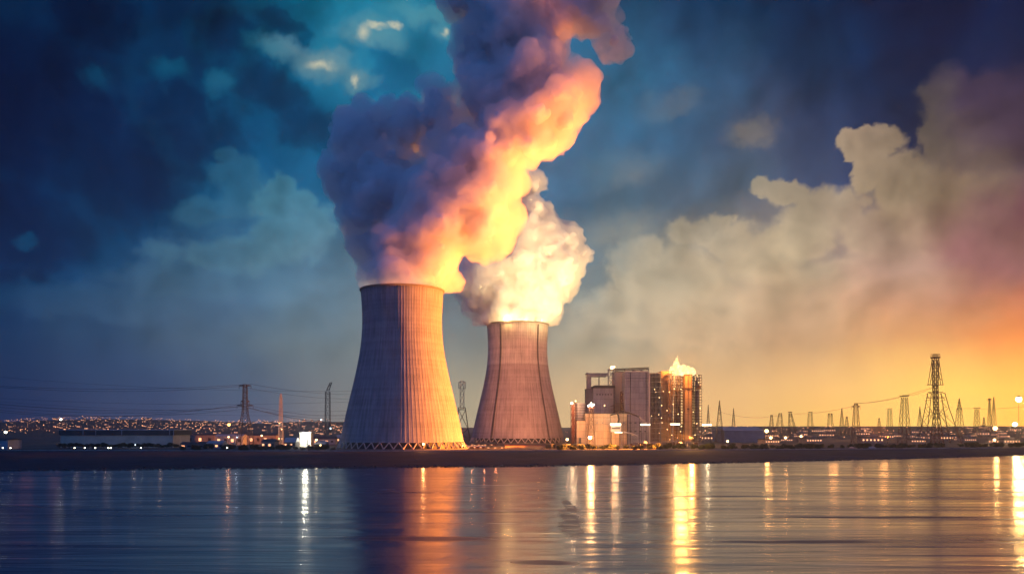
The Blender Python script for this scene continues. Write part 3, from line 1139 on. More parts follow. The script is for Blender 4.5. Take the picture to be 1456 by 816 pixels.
mast('pylon', 348.5, 545, 633, 845, [(0, 10), (.35, 6.2), (.52, 3.6), (.72, 2.7), (.9, 2.5), (.985, 2.0)], .62, M_STEEL, 'dark blue power line pylon with two crossarms, left of the nearest tower',
     arms=[(.955, 8.5, 2.2), (.635, 11.5, 3.0), (.70, 6, 2.8)])
mast('lattice_mast', 399.3, 559, 632, 875, [(0, 3.4), (.45, 2.2), (.7, 1.7), (.92, 1.2), (1, .15)], .42, M_STEEL_P, 'thin pale lattice mast with lit lower half beside the dark pylon', 'mast',
     lamp=(E_WARM, [(-2.2, .12, .45), (2.2, .12, .45), (1.6, .3, .45), (-1.5, .42, .45)]))
point('mast_light', P(399.3, 628, 868), 6000, (1, .5, .25), .5)
point('mast_light', P(399.3, 606, 868), 4000, (.75, 1, .95), .5)
mast('crane_mast', 466, 549, 618, 1150, [(0, 4.2), (.3, 3.4), (.82, 3.0), (.90, 3.0)], .6, M_STEEL, 'slim lattice crane mast with tilted tip near the left flank of the tower', 'crane',
     lamp=(E_COOL, [(-9, .38, 1.1), (4, .22, 1.3)]))
cr = [o for o in bpy.data.objects if o.name == 'crane_mast'][0]
jm = MB()
for s in (-1, 1):
    jm.bar((-1.5, s, 68), (3.5, s, 79), .7)
    jm.bar((1.8, s, 68), (5.5, s, 79), .7)
    jm.bar((-1.5, s, 68), (3, s, 70), .5)
    jm.bar((0, s, 73), (5, s, 76), .5)
jm.build('jib', M_STEEL, cr)
mast('transmission_mast', 657, 542, 620, 1120, [(0, 11.5), (.2, 8.6), (.52, 5.0), (.56, 4.8)], .75, M_STEEL, 'dark mast with narrow upper lattice on a flared base between the two towers', 'mast')
tm = [o for o in bpy.data.objects if o.name == 'transmission_mast'][0]
um = MB()
lattice(um, [(.56 * 79, 2.6), (79, 2.6)], .5)
um.build('upper_section', M_STEEL_P, tm)
cb = MB()
lattice(cb, [(69, 4.4), (78, 4.4)], .35)
cb.build('cage', M_STEEL_P, tm)
mast('floodlight_tower', 840.5, 580, 632, 845, [(0, 6.0), (.35, 4.4), (.6, 3.1), (.99, 2.6)], .38, M_STEEL_R, 'rusty floodlight tower with a blazing lamp head in front of the cream hall', 'floodlight tower', cap=(4, 1.5),
     lamp=(E_WHITE, [(-4, 1.06, .85), (-1.5, 1.08, .95), (1, 1.06, .9), (3.6, 1.09, .85), (0, 1.13, .7)]))

mast('pylon', 1023, 569, 629, 1000, [(0, 5.2), (.45, 3.2), (.75, 1.6), (1, .15)], .42, M_STEEL_R, 'pointed spire shaped pylon directly right of the scaffolded plant')
mast('pylon', 1007, 575, 627, 1250, [(0, 3.2), (.5, 1.6), (1, .15)], .45, M_STEEL_R, 'thin pointed pylon squeezed between the plant and the spire shaped pylon')
mast('pylon', 1043, 580, 624, 1500, [(0, 3), (.5, 1.7), (1, .15)], .5, M_STEEL_R, 'faint pointed pylon standing behind the long blue shed')
mast('pylon', 1109.5, 585, 628, 1080, [(0, 10, -4), (.5, 4, -1), (.95, 1.6)], .45, M_STEEL_R, 'flared pylon whose base spreads left over the bright lamps')
mast('pylon', 1123.5, 586, 628, 1060, [(0, 7, 6), (.4, 4.5, 3), (.97, 1.5)], .5, M_STEEL_R, 'leaning flared pylon with a curved right edge over the bright lamps', cap=(2.0, 1))
mast('pylon', 1097, 588, 626, 1400, [(0, 6), (.5, 2.4), (.96, 1)], .5, M_STEEL_R, 'small dim pylon left of the two flared pylons')
mast('pylon', 1152, 586, 625, 1400, [(0, 4.6), (.5, 3.2), (.96, 2.2)], .5, M_STEEL_R, 'short blunt pylon halfway between the flared pylons and the next blunt one', cap=(2.4, .8))
mast('pylon', 1180.5, 586, 625, 1350, [(0, 5.5), (.5, 3.2), (.96, 1.8)], .5, M_STEEL_R, 'short pylon with forked tip left of the hammer headed pylon', arms=[(.9, 3.4, 1.4)])
mast('pylon', 1197, 580, 622, 1700, [(0, 3), (.5, 2), (1, .2)], .55, M_STEEL_R, 'hazy pointed pylon paired with a smaller one, left of the hammer headed pylon')
mast('pylon', 1204, 591, 622, 1750, [(0, 4), (.5, 2), (.97, .7)], .55, M_STEEL_R, 'hazy small pylon paired with a taller pointed one, left of the hammer headed pylon')
mast('pylon', 1217, 573, 629, 980, [(0, 5.0), (.5, 3.6), (.93, 2.2), (1, 1.6)], .5, M_STEEL_R, 'hammer headed pylon with a wide flat crossarm on top', arms=[(.90, 6.0, 2.2)])
mast('pylon', 1250, 594, 620, 2000, [(0, 3.5), (.5, 2), (1, .3)], .6, M_STEEL_R, 'tiny faded pylon right of the hammer headed pylon')
mast('pylon', 1265, 581, 623, 1600, [(0, 3.6), (.6, 2.6), (.97, 2.1)], .5, M_STEEL_R, 'faded straight pylon left of the tall flat topped mast', cap=(2.6, .4))
mast('pylon', 1286, 563, 629, 960, [(0, 6.8), (.5, 4.8), (.97, 3.1)], .55, M_STEEL_R, 'tall flat topped lattice mast left of the giant pylon', cap=(4.4, 1.2))
mast('pylon', 1308, 578, 623, 1600, [(0, 6), (.4, 2.6), (.75, 1.0), (1, .15)], .5, M_STEEL_R, 'faded needle pylon immediately left of the giant pylon')
mast('pylon', 1364, 566, 626, 1250, [(0, 7), (.4, 3.8), (.7, 2.4), (1, .2)], .5, M_STEEL_R, 'pointed pylon standing next on the right of the giant pylon', arms=[(.72, 4, 1.8)])
mast('pylon', 1389, 580, 624, 1500, [(0, 4.2), (.5, 2.8), (.96, 2)], .55, M_STEEL_R, 'blunt faded pylon second to the right of the giant pylon', cap=(3.2, .6))
mast('pylon', 1399, 593, 622, 1900, [(0, 3), (.5, 1.8), (1, .3)], .55, M_STEEL_R, 'stubby faded pylon third to the right of the giant pylon')
mast('pylon', 1407, 566, 622, 1900, [(0, 3.2), (.6, 1.4), (1, .6)], .6, M_STEEL_R, 'very faded slim tall pylon left of the glowing lamps', arms=[(.95, 3, 1)])
mast('pylon', 1413, 564, 622, 2100, [(0, 3.2), (.6, 1.6), (1, .2)], .6, M_STEEL_R, 'very faded pointed tall pylon nearest the glowing lamps')

# the giant pylon
D = 950
k = D / F
root = empty('giant_pylon', ((1330 - 728) * k, D, 0), 'giant rust coloured lattice pylon on splayed legs, tallest thing on the right bank', 'pylon')
Hp = CAMH + (HZ - 503) * k
c = MB()
lattice(c, [(0, 6.4 * k, 2.5 * k), (.36 * Hp, 2.6 * k, 1.2 * k), (.6 * Hp, 2.7 * k, 0), (.78 * Hp, 3.0 * k, 0), (.95 * Hp, 3.4 * k, 0)], .55, .38)
c.build('central_shaft', M_STEEL_R, root)
for s in (-1, 1):
    l = MB()
    for b_ in (-1, 1):
        pts = [Vector((s * w * k + 1.0, b_ * w * k * .55, f * Hp)) for f, w in ((0, 21 if s < 0 else 28), (.2, 16.5 if s < 0 else 21), (.4, 12.4 if s < 0 else 14), (.56, 9.6))]
        for a, b2 in zip(pts, pts[1:]):
            l.bar(a, b2, .62)
        l.bar(pts[-1] , Vector((s * 9.6 * k, b_ * 1.5 * k, .56 * Hp)), .5)
        for a, b2 in ((0, .2), (.2, .4)):
            p, q2 = pts[int(a * 5)], pts[int(b2 * 5)]
            l.bar(p, Vector((s * 3.4 * k, b_ * 2 * k, (b2 - .02) * Hp)), .36)
            l.bar(q2, Vector((s * 3.4 * k, b_ * 2 * k, (a + .08) * Hp)), .36)
    for w, f in ((19, .1), (16.5, .2), (14.2, .3), (12.6, .4), (11, .48)):
        l.bar((s * w * k, -w * k * .55, f * Hp), (s * w * k, w * k * .55, f * Hp), .3)
        l.bar((s * w * k, -w * k * .55, f * Hp), (s * (w - 1.4) * k, w * k * .55, (f + .08) * Hp), .3)
    l.build('leg', M_STEEL_R, root)
    st = MB()
    for b_ in (-1, 1):
        st.bar((s * 9.2 * k, b_ * 3 * k, .655 * Hp), (s * 3.6 * k, b_ * 3 * k, .92 * Hp), .5)
    for f in (.70, .76, .84):
        w = 9.2 - (f - .655) / .265 * 5.6
        st.bar((s * w * k, -3 * k, f * Hp), (s * 3 * k, -3 * k, (f + .04) * Hp), .3)
    st.build('stay', M_STEEL_R, root)
for f, w in ((.655, 11), (.51, 12), (.57, 9.5)):
    a = MB()
    for b_ in (-2.4, 2.4):
        a.bar((-w * k, b_ * k, f * Hp), (w * k, b_ * k, f * Hp), .6)
    for i in range(9):
        xx = -w + 2 * w * i / 8
        a.bar((xx * k, -2.4 * k, f * Hp), (xx * k, 2.4 * k, f * Hp), .4)
    a.build('crossarm', M_STEEL_R, root)
a = MB()
a.box(-5.4 * k, 5.4 * k, -3.6 * k, 3.6 * k, .95 * Hp, .965 * Hp)
for xx in (-5, -2.5, 0, 2.5, 5):
    a.bar((xx * k, -3.4 * k, .96 * Hp), (xx * k * .8, -3.4 * k, Hp), .4)
    a.bar((xx * k, 3.4 * k, .96 * Hp), (xx * k * .8, 3.4 * k, Hp), .4)
a.bar((-4 * k, -3.4 * k, .99 * Hp), (4 * k, -3.4 * k, .99 * Hp), .4)
a.build('top_platform', M_STEEL_R, root)

# power lines
def cable(pts_px, D0, D1, sag, label):
    (xa, ya), (xb, yb) = pts_px
    A, B = P(xa, ya, D0), P(xb, yb, D1)
    pts = []
    for i in range(25):
        t = i / 24
        p = A.lerp(B, t)
        p.z -= sag * 4 * t * (1 - t)
        pts.append(p)
    o = MB().tube(pts, .13, 5).build('power_line', M_STEEL)
    tag(o, label, 'power line', 'power lines across the dusk sky')


LAB = 'thin dark power line sagging across the sky left of the big tower'
for i, (ya, yb, yc) in enumerate([(549, 546, 560), (549.5, 549, 566), (572, 577, 588), (576, 577.5, 592), (580, 580, 596), (583, 575, 598)]):
    cable([(-60, ya - 4), (340 if i % 2 else 357, yb)], 760, 845, 5 + i, LAB)
    cable([(340 if i % 2 else 357, yb), (520, yc)], 845, 1250, 4 + i, LAB)
for ya, yb in ((530, 556), (562, 571), (566, 584), (570, 590)):
    cable([(-60, ya), (500, yb)], 1300, 1200, 8, LAB)
cable([(1286, 563), (1330, 549)], 960, 950, 2, 'thin power line between the flat topped mast and the giant pylon')
cable([(1217, 573), (1286, 563)], 980, 960, 2, 'thin power line between the hammer headed pylon and the flat topped mast')

for i, (xa, ya, Da, xb, yb, Db) in enumerate([(1330, 549, 950, 1217, 574, 980), (1364, 580, 1250, 1500, 572, 1200), (1023, 585, 1000, 1109, 590, 1080), (1123, 588, 1060, 1217, 576, 980)]):
    cable([(xa, ya), (xb, yb)], Da, Db, 3 + i % 3, 'thin dark power line sagging between the right hand pylons')

# ------------------------------------------------------------------ plant buildings
def bx(mb, x0, x1, yt, D, dep, yb=None):
    k = D / F
    z0 = 0 if yb is None else CAMH - (yb - HZ) * k
    z1 = CAMH - (yt - HZ) * k
    mb.box((x0 - 728) * k, (x1 - 728) * k, D, D + dep, z0, z1)
    return mb


def part(name, m, parent, *boxes):
    mb = MB()
    for b_ in boxes:
        bx(mb, *b_)
    return mb.build(name, m, parent)


def bld(name, label, cat='building'):
    return empty(name, (0, 0, 0), label, cat)


# cream hall
b1 = bld('turbine_hall', 'low cream clad hall with stepped roof, brightly lit by orange lamps')
part('wall', M_CREAM, b1, (833, 893, 588, 850, 45), (820, 832.8, 598, 850.3, 40))
part('roof', M_GREYD, b1, (832.6, 893.4, 587.2, 849.4, 46, 588), (819.6, 832.5, 597.3, 849.6, 41, 598))
part('cladding_band', M_PALE, b1, (845, 876, 595.6, 849.7, .25, 596.5), (833.2, 892.8, 589.4, 849.7, .25, 590))
part('corner_pipe', M_GREYD, b1, (891.6, 893, 589, 848.6, 1.2))
part('door', M_GREYD, b1, (823, 826.5, 622, 849.6, .35))
for x0 in (848, 856, 886):
    part('vent', M_GREY, b1, (x0, x0 + 2.2, 600, 849.6, .35, 602))
# little control cabin hung on the hall
b2 = bld('control_cabin', 'small grey cabin with strip lamp roof in front of the cream hall', 'cabin')
part('wall', M_GREY, b2, (868.4, 883, 604.6, 838, 9, 614))
part('window', M_TANK, b2, (870, 881.6, 607, 837.6, .3, 609.4))
part('support', M_STEEL, b2, (869, 870, 614, 840, 1), (881, 882, 614, 840, 1), (869, 870, 614, 845, 1), (881, 882, 614, 845, 1))
part('strip_lamp', E_STRIP, b2, (868, 883, 601.8, 836.5, 2.2, 604.2))
part('underside_lamp', E_STRIP, b2, (874, 885, 614.3, 836.5, 1.5, 615.2))

# silo and column at the left end
b3 = bld('storage_silo', 'round banded silo on a tall frame at the left end of the plant', 'silo')
k = 862 / F
cx = (825.5 - 728) * k
z1, z0 = CAMH + (HZ - 573) * k, CAMH + (HZ - 599) * k
MB().cyl((cx, 868), 7.6 * k, 7.6 * k, z0, z1, 40).build('tank', M_GREY, b3)
for zz in np.arange(z0 + .6, z1, 2.6):
    MB().cyl((cx, 868), 7.75 * k, 7.75 * k, zz, zz + .5, 40, False).build('hoop', M_GREYD, b3)
fr = MB()
for a in range(6):
    fr.bar((cx + 6.6 * k * math.cos(a), 868 + 6.6 * k * math.sin(a), 0), (cx + 6.6 * k * math.cos(a), 868 + 6.6 * k * math.sin(a), z0), .5)
fr.build('frame', M_STEEL_R, b3)
b4 = bld('lift_tower', 'narrow rusty lattice lift tower with a lamp on top, left of the silo', 'tower')
fr = MB()
lattice(fr, [(0, 2.2), (CAMH + (HZ - 572) * k, 2.2)], .45, .3, (815 - 728) * k, 862)
fr.build('lattice_body', M_STEEL_R, b4)
part('cladding', M_BRICK, b4, (813.2, 816.6, 574, 861.4, 1.2))
MB().ball(P(813, 573, 858), 1.0, 2).build('lamp', E_WHITE, b4)
MB().ball(P(818.5, 570, 858), .6, 2).build('lamp', E_WARM, b4)

# boiler annex and dark stair tower
b5 = bld('boiler_house', 'grey boiler block with dark flat roof standing behind the cream hall')
part('wall', M_GREY, b5, (843.5, 874.3, 551.5, 900, 34))
part('roof', M_ROOFD, b5, (843, 874.8, 548.6, 899.2, 36, 551.6), (845.5, 874, 547.6, 902, 30, 548.7))
part('side_strip', M_GREYD, b5, (872.4, 874.5, 552, 899.4, .5))
part('window', E_WARM, b5, (859.2, 860, 575.6, 899.4, .4, 577))
b6 = bld('stair_tower', 'dark narrow stair tower on the left side of the grey boiler block', 'tower')
part('wall', M_GREYD, b6, (833.4, 842.8, 553.4, 899, 16))
part('roof', M_ROOFD, b6, (833, 843, 552.6, 898.4, 17, 553.5))

# gantry
b7 = bld('roof_gantry', 'tall pale steel gantry frame rising above the grey boiler block', 'gantry')
k = 905 / F
def zz_(y): return CAMH - (y - HZ) * k
def xx_(x): return (x - 728) * k
gm = MB()
for x in (838.2, 841.2):
    gm.box(xx_(x) - .75, xx_(x) + .75, 917, 918.5, 0, zz_(534))
    gm.box(xx_(x) - .75, xx_(x) + .75, 934, 935.5, 0, zz_(534))
gm.build('post', M_STEEL_P, b7)
gm = MB()
gm.box(xx_(853), xx_(854.6), 920, 921.5, zz_(549), zz_(534))
gm.build('post', M_STEEL_P, b7)
gm = MB()
for y0 in (530.2, 533.2):
    gm.bar((xx_(835.5), 917, zz_(y0)), (xx_(866), 917, zz_(y0)), .9)
    gm.bar((xx_(835.5), 935, zz_(y0)), (xx_(866), 935, zz_(y0)), .9)
for i in range(16):
    x = 836 + i * 1.95
    gm.bar((xx_(x), 917, zz_(530.2)), (xx_(x + 1), 917, zz_(533.2)), .5)
    gm.bar((xx_(x + 1), 917, zz_(533.2)), (xx_(x + 1.95), 917, zz_(530.2)), .5)
gm.box(xx_(835), xx_(867), 916.6, 935, zz_(529.8), zz_(529.2))
gm.build('beam', M_STEEL_P, b7)
MB().ball((xx_(836.5), 916, zz_(530)), 1.3, 2).build('pulley', M_STEEL_P, b7)
b8 = bld('hoist_tower', 'lattice hoist tower topped with a glowing lamp, between gantry and big block', 'tower')
hm = MB()
lattice(hm, [(0, 3.0), (zz_(526), 3.0)], .5, .32, xx_(869), 906)
hm.build('lattice_body', M_STEEL_P, b8)
hm = MB()
hm.box(xx_(864.5), xx_(874.5), 902, 910, zz_(526), zz_(524.5))
hm.build('top_platform', M_STEEL_P, b8)
MB().ball((xx_(869.5), 902, zz_(522.8)), 1.7, 2).build('lamp', E_WARM, b8)
MB().ball((xx_(872.5), 902, zz_(521.8)), 1.1, 2).build('lamp', E_WARM, b8)
b9 = bld('pale_block', 'tall narrow pale block wedged between the hoist tower and big grey block')
part('wall', M_PALE, b9, (874.8, 888.6, 528.6, 907, 30))
part('roof', M_ROOFD, b9, (874.8, 888.6, 527.8, 906.5, 31, 528.7))
b10 = bld('fire_stair', 'open steel fire stair against the pale block above the cream hall', 'stair')
hm = MB()
lattice(hm, [(zz_(590), 2.3), (zz_(557), 2.3)], .4, .3, xx_(884), 896)
for i in range(14):
    hm.box(xx_(881.2), xx_(887), 893.4, 898, zz_(590 - i * 2.4), zz_(590 - i * 2.4) + .25)
hm.build('frame', M_STEEL_R, b10)
hm = MB()
for i in range(9):
    hm.box(xx_(866 + (i * 3) % 9), xx_(884), 889, 893, zz_(588 - i * 1.7), zz_(588 - i * 1.7) + .4)
hm.build('landing', M_STEEL_R, b10)

# main block
b11 = bld('main_boiler_block', 'biggest grey block of the plant with dark ribbed right side')
part('wall', M_GREY, b11, (888.8, 923, 529, 880, 55))
part('side_wall', M_GREY, b11, (923.1, 940, 530, 886, 50))
part('ochre_wall', M_ORANGE, b11, (940.1, 950, 527.5, 892, 44))
part('parapet', M_PALE, b11, (888.5, 923.4, 527.4, 879.2, 56, 529.1))
part('cladding_band', M_GREYD, b11, (889, 922.8, 537.4, 879.6, .4, 538))
part('corner_post', M_PALE, b11, (922.5, 924.6, 530, 878.8, 1.0))
part('window', M_TANK, b11, (923.8, 925.4, 576, 885.5, .5, 590))
rb = MB()
k = 886 / F
for i in range(8):
    X = (925 + i * 1.9 - 728) * k
    rb.box(X - .25, X + .25, 884.4, 885.9, 0, CAMH + (HZ - 531) * k)
rb.build('rib', M_STEEL, b11)
for i in range(13):
    Z = 6 + i * 5.4
    pm = MB()
    pm.box((924.6 - 728) * k, (942 - 728) * k, 883.6, 884.3, Z, Z + .45)
    pm.build('walkway', M_STEEL_P, b11)
tr = MB()
for y0, y1 in ((524.6, 522.4), (527, 524.8)):
    tr.bar(P(874, y0, 884), P(923, y1, 884), .8)
for i in range(24):
    x = 874 + i * 2
    dy = -(i / 24) * 2.2
    tr.bar(P(x, 524.6 + dy, 884), P(x + 1, 527 + dy, 884), .4)
    tr.bar(P(x + 1, 527 + dy, 884), P(x + 2, 524.6 + dy, 884), .4)
for x in (888, 900, 912, 922):
    tr.bar(P(x, 525, 884), P(x, 529, 884), .5)
tr.build('roof_conveyor', M_STEEL, b11)
# conveyors
for n_, pts in enumerate([[(868, 590), (886, 584.6), (896, 587), (909, 592.5)], [(909, 592.5), (916, 599), (922, 603)], [(884, 614), (898, 616), (906, 620)]]):
    mb = MB()
    mb.tube([P(x, y, 842) for x, y in pts], .75, 8)
    for x, y in pts:
        p = P(x, y, 842)
        mb.bar((p.x, p.y, 0), (p.x, p.y, p.z), .35)
    o = mb.build('pipe_bridge', M_STEEL_P if n_ else M_STEEL)
    tag(o, ['dark curved pipe bridge running over the cream hall roof', 'short pale pipe bridge descending right to the strip lamp', 'low pipe bridge right of the control cabin'][n_], 'pipe bridge')
mb = MB()
mb.tube([P(876, 586, 843), P(879, 590, 843), P(880, 596, 843), P(879, 601, 843)], .9, 8)
tag(mb.build('drain_pipe', M_STEEL), 'dark bent pipe dropping down the cream hall above the cabin', 'pipe')

# scaffold towers
def scaffold(x0, x1, yt, D, m, label, floors=True):
    k = D / F
    H = CAMH + (HZ - yt) * k
    r = empty('scaffold_tower', (0, 0, 0), label, 'scaffold')
    X0, X1 = (x0 - 728) * k, (x1 - 728) * k
    dep = 12
    fr = MB()
    n = max(2, round((X1 - X0) / 3.4))
    for i in range(n + 1):
        X = X0 + (X1 - X0) * i / n
        for yy in (D, D + dep):
            fr.bar((X, yy, 0), (X, yy, H), .38)
    nz = int(H / 2.9)
    for j in range(1, nz + 1):
        Z = H * j / nz
        for yy in (D, D + dep):
            fr.bar((X0, yy, Z), (X1, yy, Z), .30)
        for X in (X0, X1):
            fr.bar((X, D, Z), (X, D + dep, Z), .30)
        if j % 2:
            fr.bar((X0, D, Z), (X1, D, Z - H / nz), .24)
    fr.build('frame', m, r)
    for j in range(1, nz + 1, 2):
        Z = H * j / nz
        pl = MB()
        pl.box(X0, X1, D + .5, D + dep - .5, Z + .16, Z + .3)
        pl.build('platform', m, r)
    return r


scaffold(950.6, 958.2, 527, 884, M_ORANGE, 'ochre scaffold tower touching the right side of the big grey block')
scaffold(958.8, 970.8, 531, 900, M_STEEL_R, 'dense rusty scaffold tower left of the glowing ochre stack')
scaffold(986.4, 997.8, 533, 905, M_STEEL_R, 'open rusty scaffold tower at the far right end of the plant')
scaffold(971, 986, 532, 912, M_STEEL, 'dark scaffold cage behind the glowing ochre stack')
b12 = bld('ochre_stack', 'glowing ochre rectangular stack beneath the yellow lit steam', 'stack')
part('shaft', M_ORANGE, b12, (973.6, 983.6, 533, 896, 10))
part('collar', M_STEEL_R, b12, (972.6, 984.6, 551, 895, 12, 553), (972.6, 984.6, 532, 895, 12, 533.4))
part('corner_rib', M_STEEL_R, b12, (972.8, 973.8, 533.5, 895.4, 1.2), (983.4, 984.4, 533.5, 895.4, 1.2))
part('hatch', M_TANK, b12, (977, 980, 580.2, 895.4, .8, 581.6))
part('seam', M_STEEL_R, b12, (978.3, 978.9, 533.5, 895.6, .5))
# process vessel columns inside
for x, yt, lab in ((954.2, 545, 'slim ochre vessel inside the first scaffold tower'), (965, 552, 'tall grey vessel inside the dense scaffold tower'), (992, 556, 'grey vessel inside the far right scaffold tower')):
    k = 906 / F
    r = empty('process_vessel', ((x - 728) * k, 910, 0), lab, 'vessel')
    H = CAMH + (HZ - yt) * k
    MB().cyl((0, 0), 2.6, 2.6, 0, H, 24).build('shell', M_ORANGE if x < 960 else M_GREY, r)
    mb = MB()
    mb.ball((0, 0, H), 2.6, 2, (1, 1, .5))
    mb.build('dome', M_ORANGE if x < 960 else M_GREY, r, True)
# lit steam on the stack, its brightness emitted by the puffs themselves
fl = MB()
rs = random.Random(5)
for x, y, hh_ in ((955, 529, 3), (959, 529, 8), (961, 529, 16), (963, 528, 22), (966, 529, 11), (970, 529, 10), (974, 529, 11), (978, 529, 9), (982, 529, 6), (985, 529, 3), (972, 529, 6)):
    p = P(x, y, 900)
    px, pz = p.x, p.z
    r = 3.3
    n_ = 7
    for q in range(n_):
        t_ = q / (n_ - 1)
        rr = r * (1 - t_) ** .55 * rs.uniform(.7, 1.1) + .5
        fl.ball((px, p.y + rs.uniform(-1.5, 1.5), pz + hh_ * .72 * t_), rr, 2, (1, 1, 1.1))
        px += rs.uniform(-.9, .7)
E_FL_STEAM = emit('fl_lit_steam', (1, .74, .30), 2.2)
hf = NG(E_FL_STEAM.node_tree)
en_ = [n for n in E_FL_STEAM.node_tree.nodes if n.type == 'EMISSION'][0]
hf.put(en_.inputs[0], hf.ramp(hf.noise(hf.n('ShaderNodeNewGeometry').outputs['Position'], .22, 4, .6), [(.25, (1, .62, .20, 1)), (.5, (1, .78, .34, 1)), (.7, (1, .92, .6, 1))]))
en_.inputs[1].default_value = 1.5
tag(fl.build('fl_lit_steam', E_FL_STEAM, smooth=True), 'bright yellow steam made to glow on top of the plant stacks', 'fl_lit_steam')
point('fl_steam_light_added', P(969, 520, 880), 9e5, (1, .42, .09), 5)  # added point that carries the steam glow onto plant and water

# small work lamps, vents, pipes and rails on the plant
rs2 = random.Random(21)
for r_ in [o for o in bpy.data.objects if o.name.startswith('scaffold_tower')]:
    fr_ = [c for c in r_.children if c.name.startswith('frame')][0]
    vv = [v.co for v in fr_.data.vertices]
    xa, xb, ya = min(v.x for v in vv), max(v.x for v in vv), min(v.y for v in vv)
    zt = max(v.z for v in vv)
    for q_ in range(7):
        MB().ball((rs2.uniform(xa, xb), ya - .5, rs2.uniform(5, zt)), rs2.uniform(.22, .42), 1).build('work_lamp', E_WARM, r_)
    pp = MB()
    for q_ in range(3):
        X = rs2.uniform(xa, xb)
        pp.tube([(X, ya + 4, 0), (X, ya + 4, zt * rs2.uniform(.5, .95)), (X + rs2.uniform(-3, 3), ya + 4, zt * .96)], rs2.uniform(.4, .8), 8)
    pp.build('riser_pipe', M_STEEL_P, r_)
    for q_ in range(3):
        X = rs2.uniform(xa + 1, xb - 1)
        Z = rs2.uniform(8, zt - 8)
        MB().box(X - 1.6, X + 1.6, ya + 2, ya + 7, Z, Z + rs2.uniform(2, 5)).build('equipment_box', rs2.choice([M_GREY, M_ORANGE, M_STEEL_R]), r_)
for q_ in range(12):
    x = rs2.uniform(925, 949)
    p = P(x, rs2.uniform(540, 626), 883)
    MB().ball(p, rs2.uniform(.22, .4), 1).build('work_lamp', E_WARM, b11)
for x0, y0 in ((895, 600), (902, 600), (909, 600), (895, 612), (902, 612), (909, 612), (916, 612)):
    part('vent', M_GREYD, b11, (x0, x0 + 3, y0, 879.7, .25, y0 + 2))
for x in (896, 918.5):
    part('downpipe', M_STEEL, b11, (x, x + .6, 529.5, 879.3, .6))
for x in (900, 911):
    part('roof_vent', M_STEEL_P, b11, (x, x + 3.5, 526.2, 900, 5, 527.3))
for q_ in range(6):
    part('window', M_TANK, b5, (848 + q_ * 4, 850 + q_ * 4, 560, 899.7, .25, 561.5))
rl_ = MB()
for i in range(18):
    x = 889 + i * 2
    rl_.bar(P(x, 527.2, 879.5), P(x, 526.2, 879.5), .18)
rl_.bar(P(889, 526.2, 879.5), P(923, 526.2, 879.5), .2)
rl_.build('railing', M_STEEL, b11)
# piles of pipes and low plant at the feet
for q_ in range(26):
    x = rs2.uniform(895, 1000)
    Dq = rs2.uniform(800, 842)
    kq = Dq / F
    r_ = empty('pump_unit', ((x - 728) * kq, Dq, 0), 'small dark pump unit among the clutter at the feet of the plant', 'machine', 'pump units at the feet of the plant')
    w_ = rs2.uniform(1.2, 3)
    h_ = rs2.uniform(1.5, 4)
    MB().box(-w_, w_, -1, 1, 0, h_).build('casing', rs2.choice([M_SHED, M_GREYD, M_STEEL_R]), r_)
    mb = MB()
    mb.tube([(-w_ - .5, -.5, 0), (-w_ - .5, -.5, h_ + .8), (w_, -.5, h_ + .8)], .22, 6)
    mb.build('pipe', M_STEEL_P, r_)

# strip lamps on posts
for x, y, D, lab in ((917.5, 604.5, 850, 'white strip lamp on posts right of the pipe bridge'), (960, 604, 855, 'white strip lamp on posts before the scaffold towers'), (1005, 605, 860, 'white strip lamp on posts right of the last scaffold')):
    k = D / F
    r = empty('strip_lamp_post', ((x - 728) * k, D, 0), lab, 'lamp')
    Z = CAMH - (y - HZ) * k
    MB().box(-4.6, 4.6, -1, 1, Z, Z + 1.5).build('lamp', E_STRIP, r)
    mb = MB()
    mb.box(-5, 5, -1.2, 1.2, Z + 1.55, Z + 2.0)
    mb.build('hood', M_STEEL, r)
    for s in (-3.8, 3.8):
        MB().cyl((s, 0), .22, .16, 0, Z, 8).build('post', M_STEEL, r)
    point('strip_light', ((x - 728) * k, D - 3, Z), 2.2e4, (1, .72, .40), 1.5)
for x, y, D in ((841, 578, 838), (876, 603, 832), (815, 572, 852)):
    point('plant_light', P(x, y, D), 5.5e4, (1, .62, .32), 1.5)
point('hall_light', P(872, 622, 832), 8.0e4, (1, .40, .12), 1.5)
point('hall_light', P(842, 618, 826), 9.0e4, (1, .45, .16), 1.5)


# round lamps on poles
def pole_lamp(x, y, D, rad, m, label, pw=0, col=(1, .6, .25), group=None, name='street_lamp'):
    k = D / F
    Z = CAMH - (y - HZ) * k
    r = empty(name, ((x - 728) * k, D, 0), label, 'street lamp', group)
    MB().cyl((0, 0), .22, .14, 0, Z, 8).build('pole', M_STEEL, r)
    MB().ball((0, 0, Z), rad, 2).build('lamp', m, r, True)
    mb = MB()
    mb.cyl((0, 0), rad * .9, rad * .3, Z + rad * .8, Z + rad * 1.25, 12)
    mb.build('cap', M_STEEL, r)
    if pw:
        point('lamp_light', ((x - 728) * k, D - rad - .6, Z), pw, col, rad)
    return r


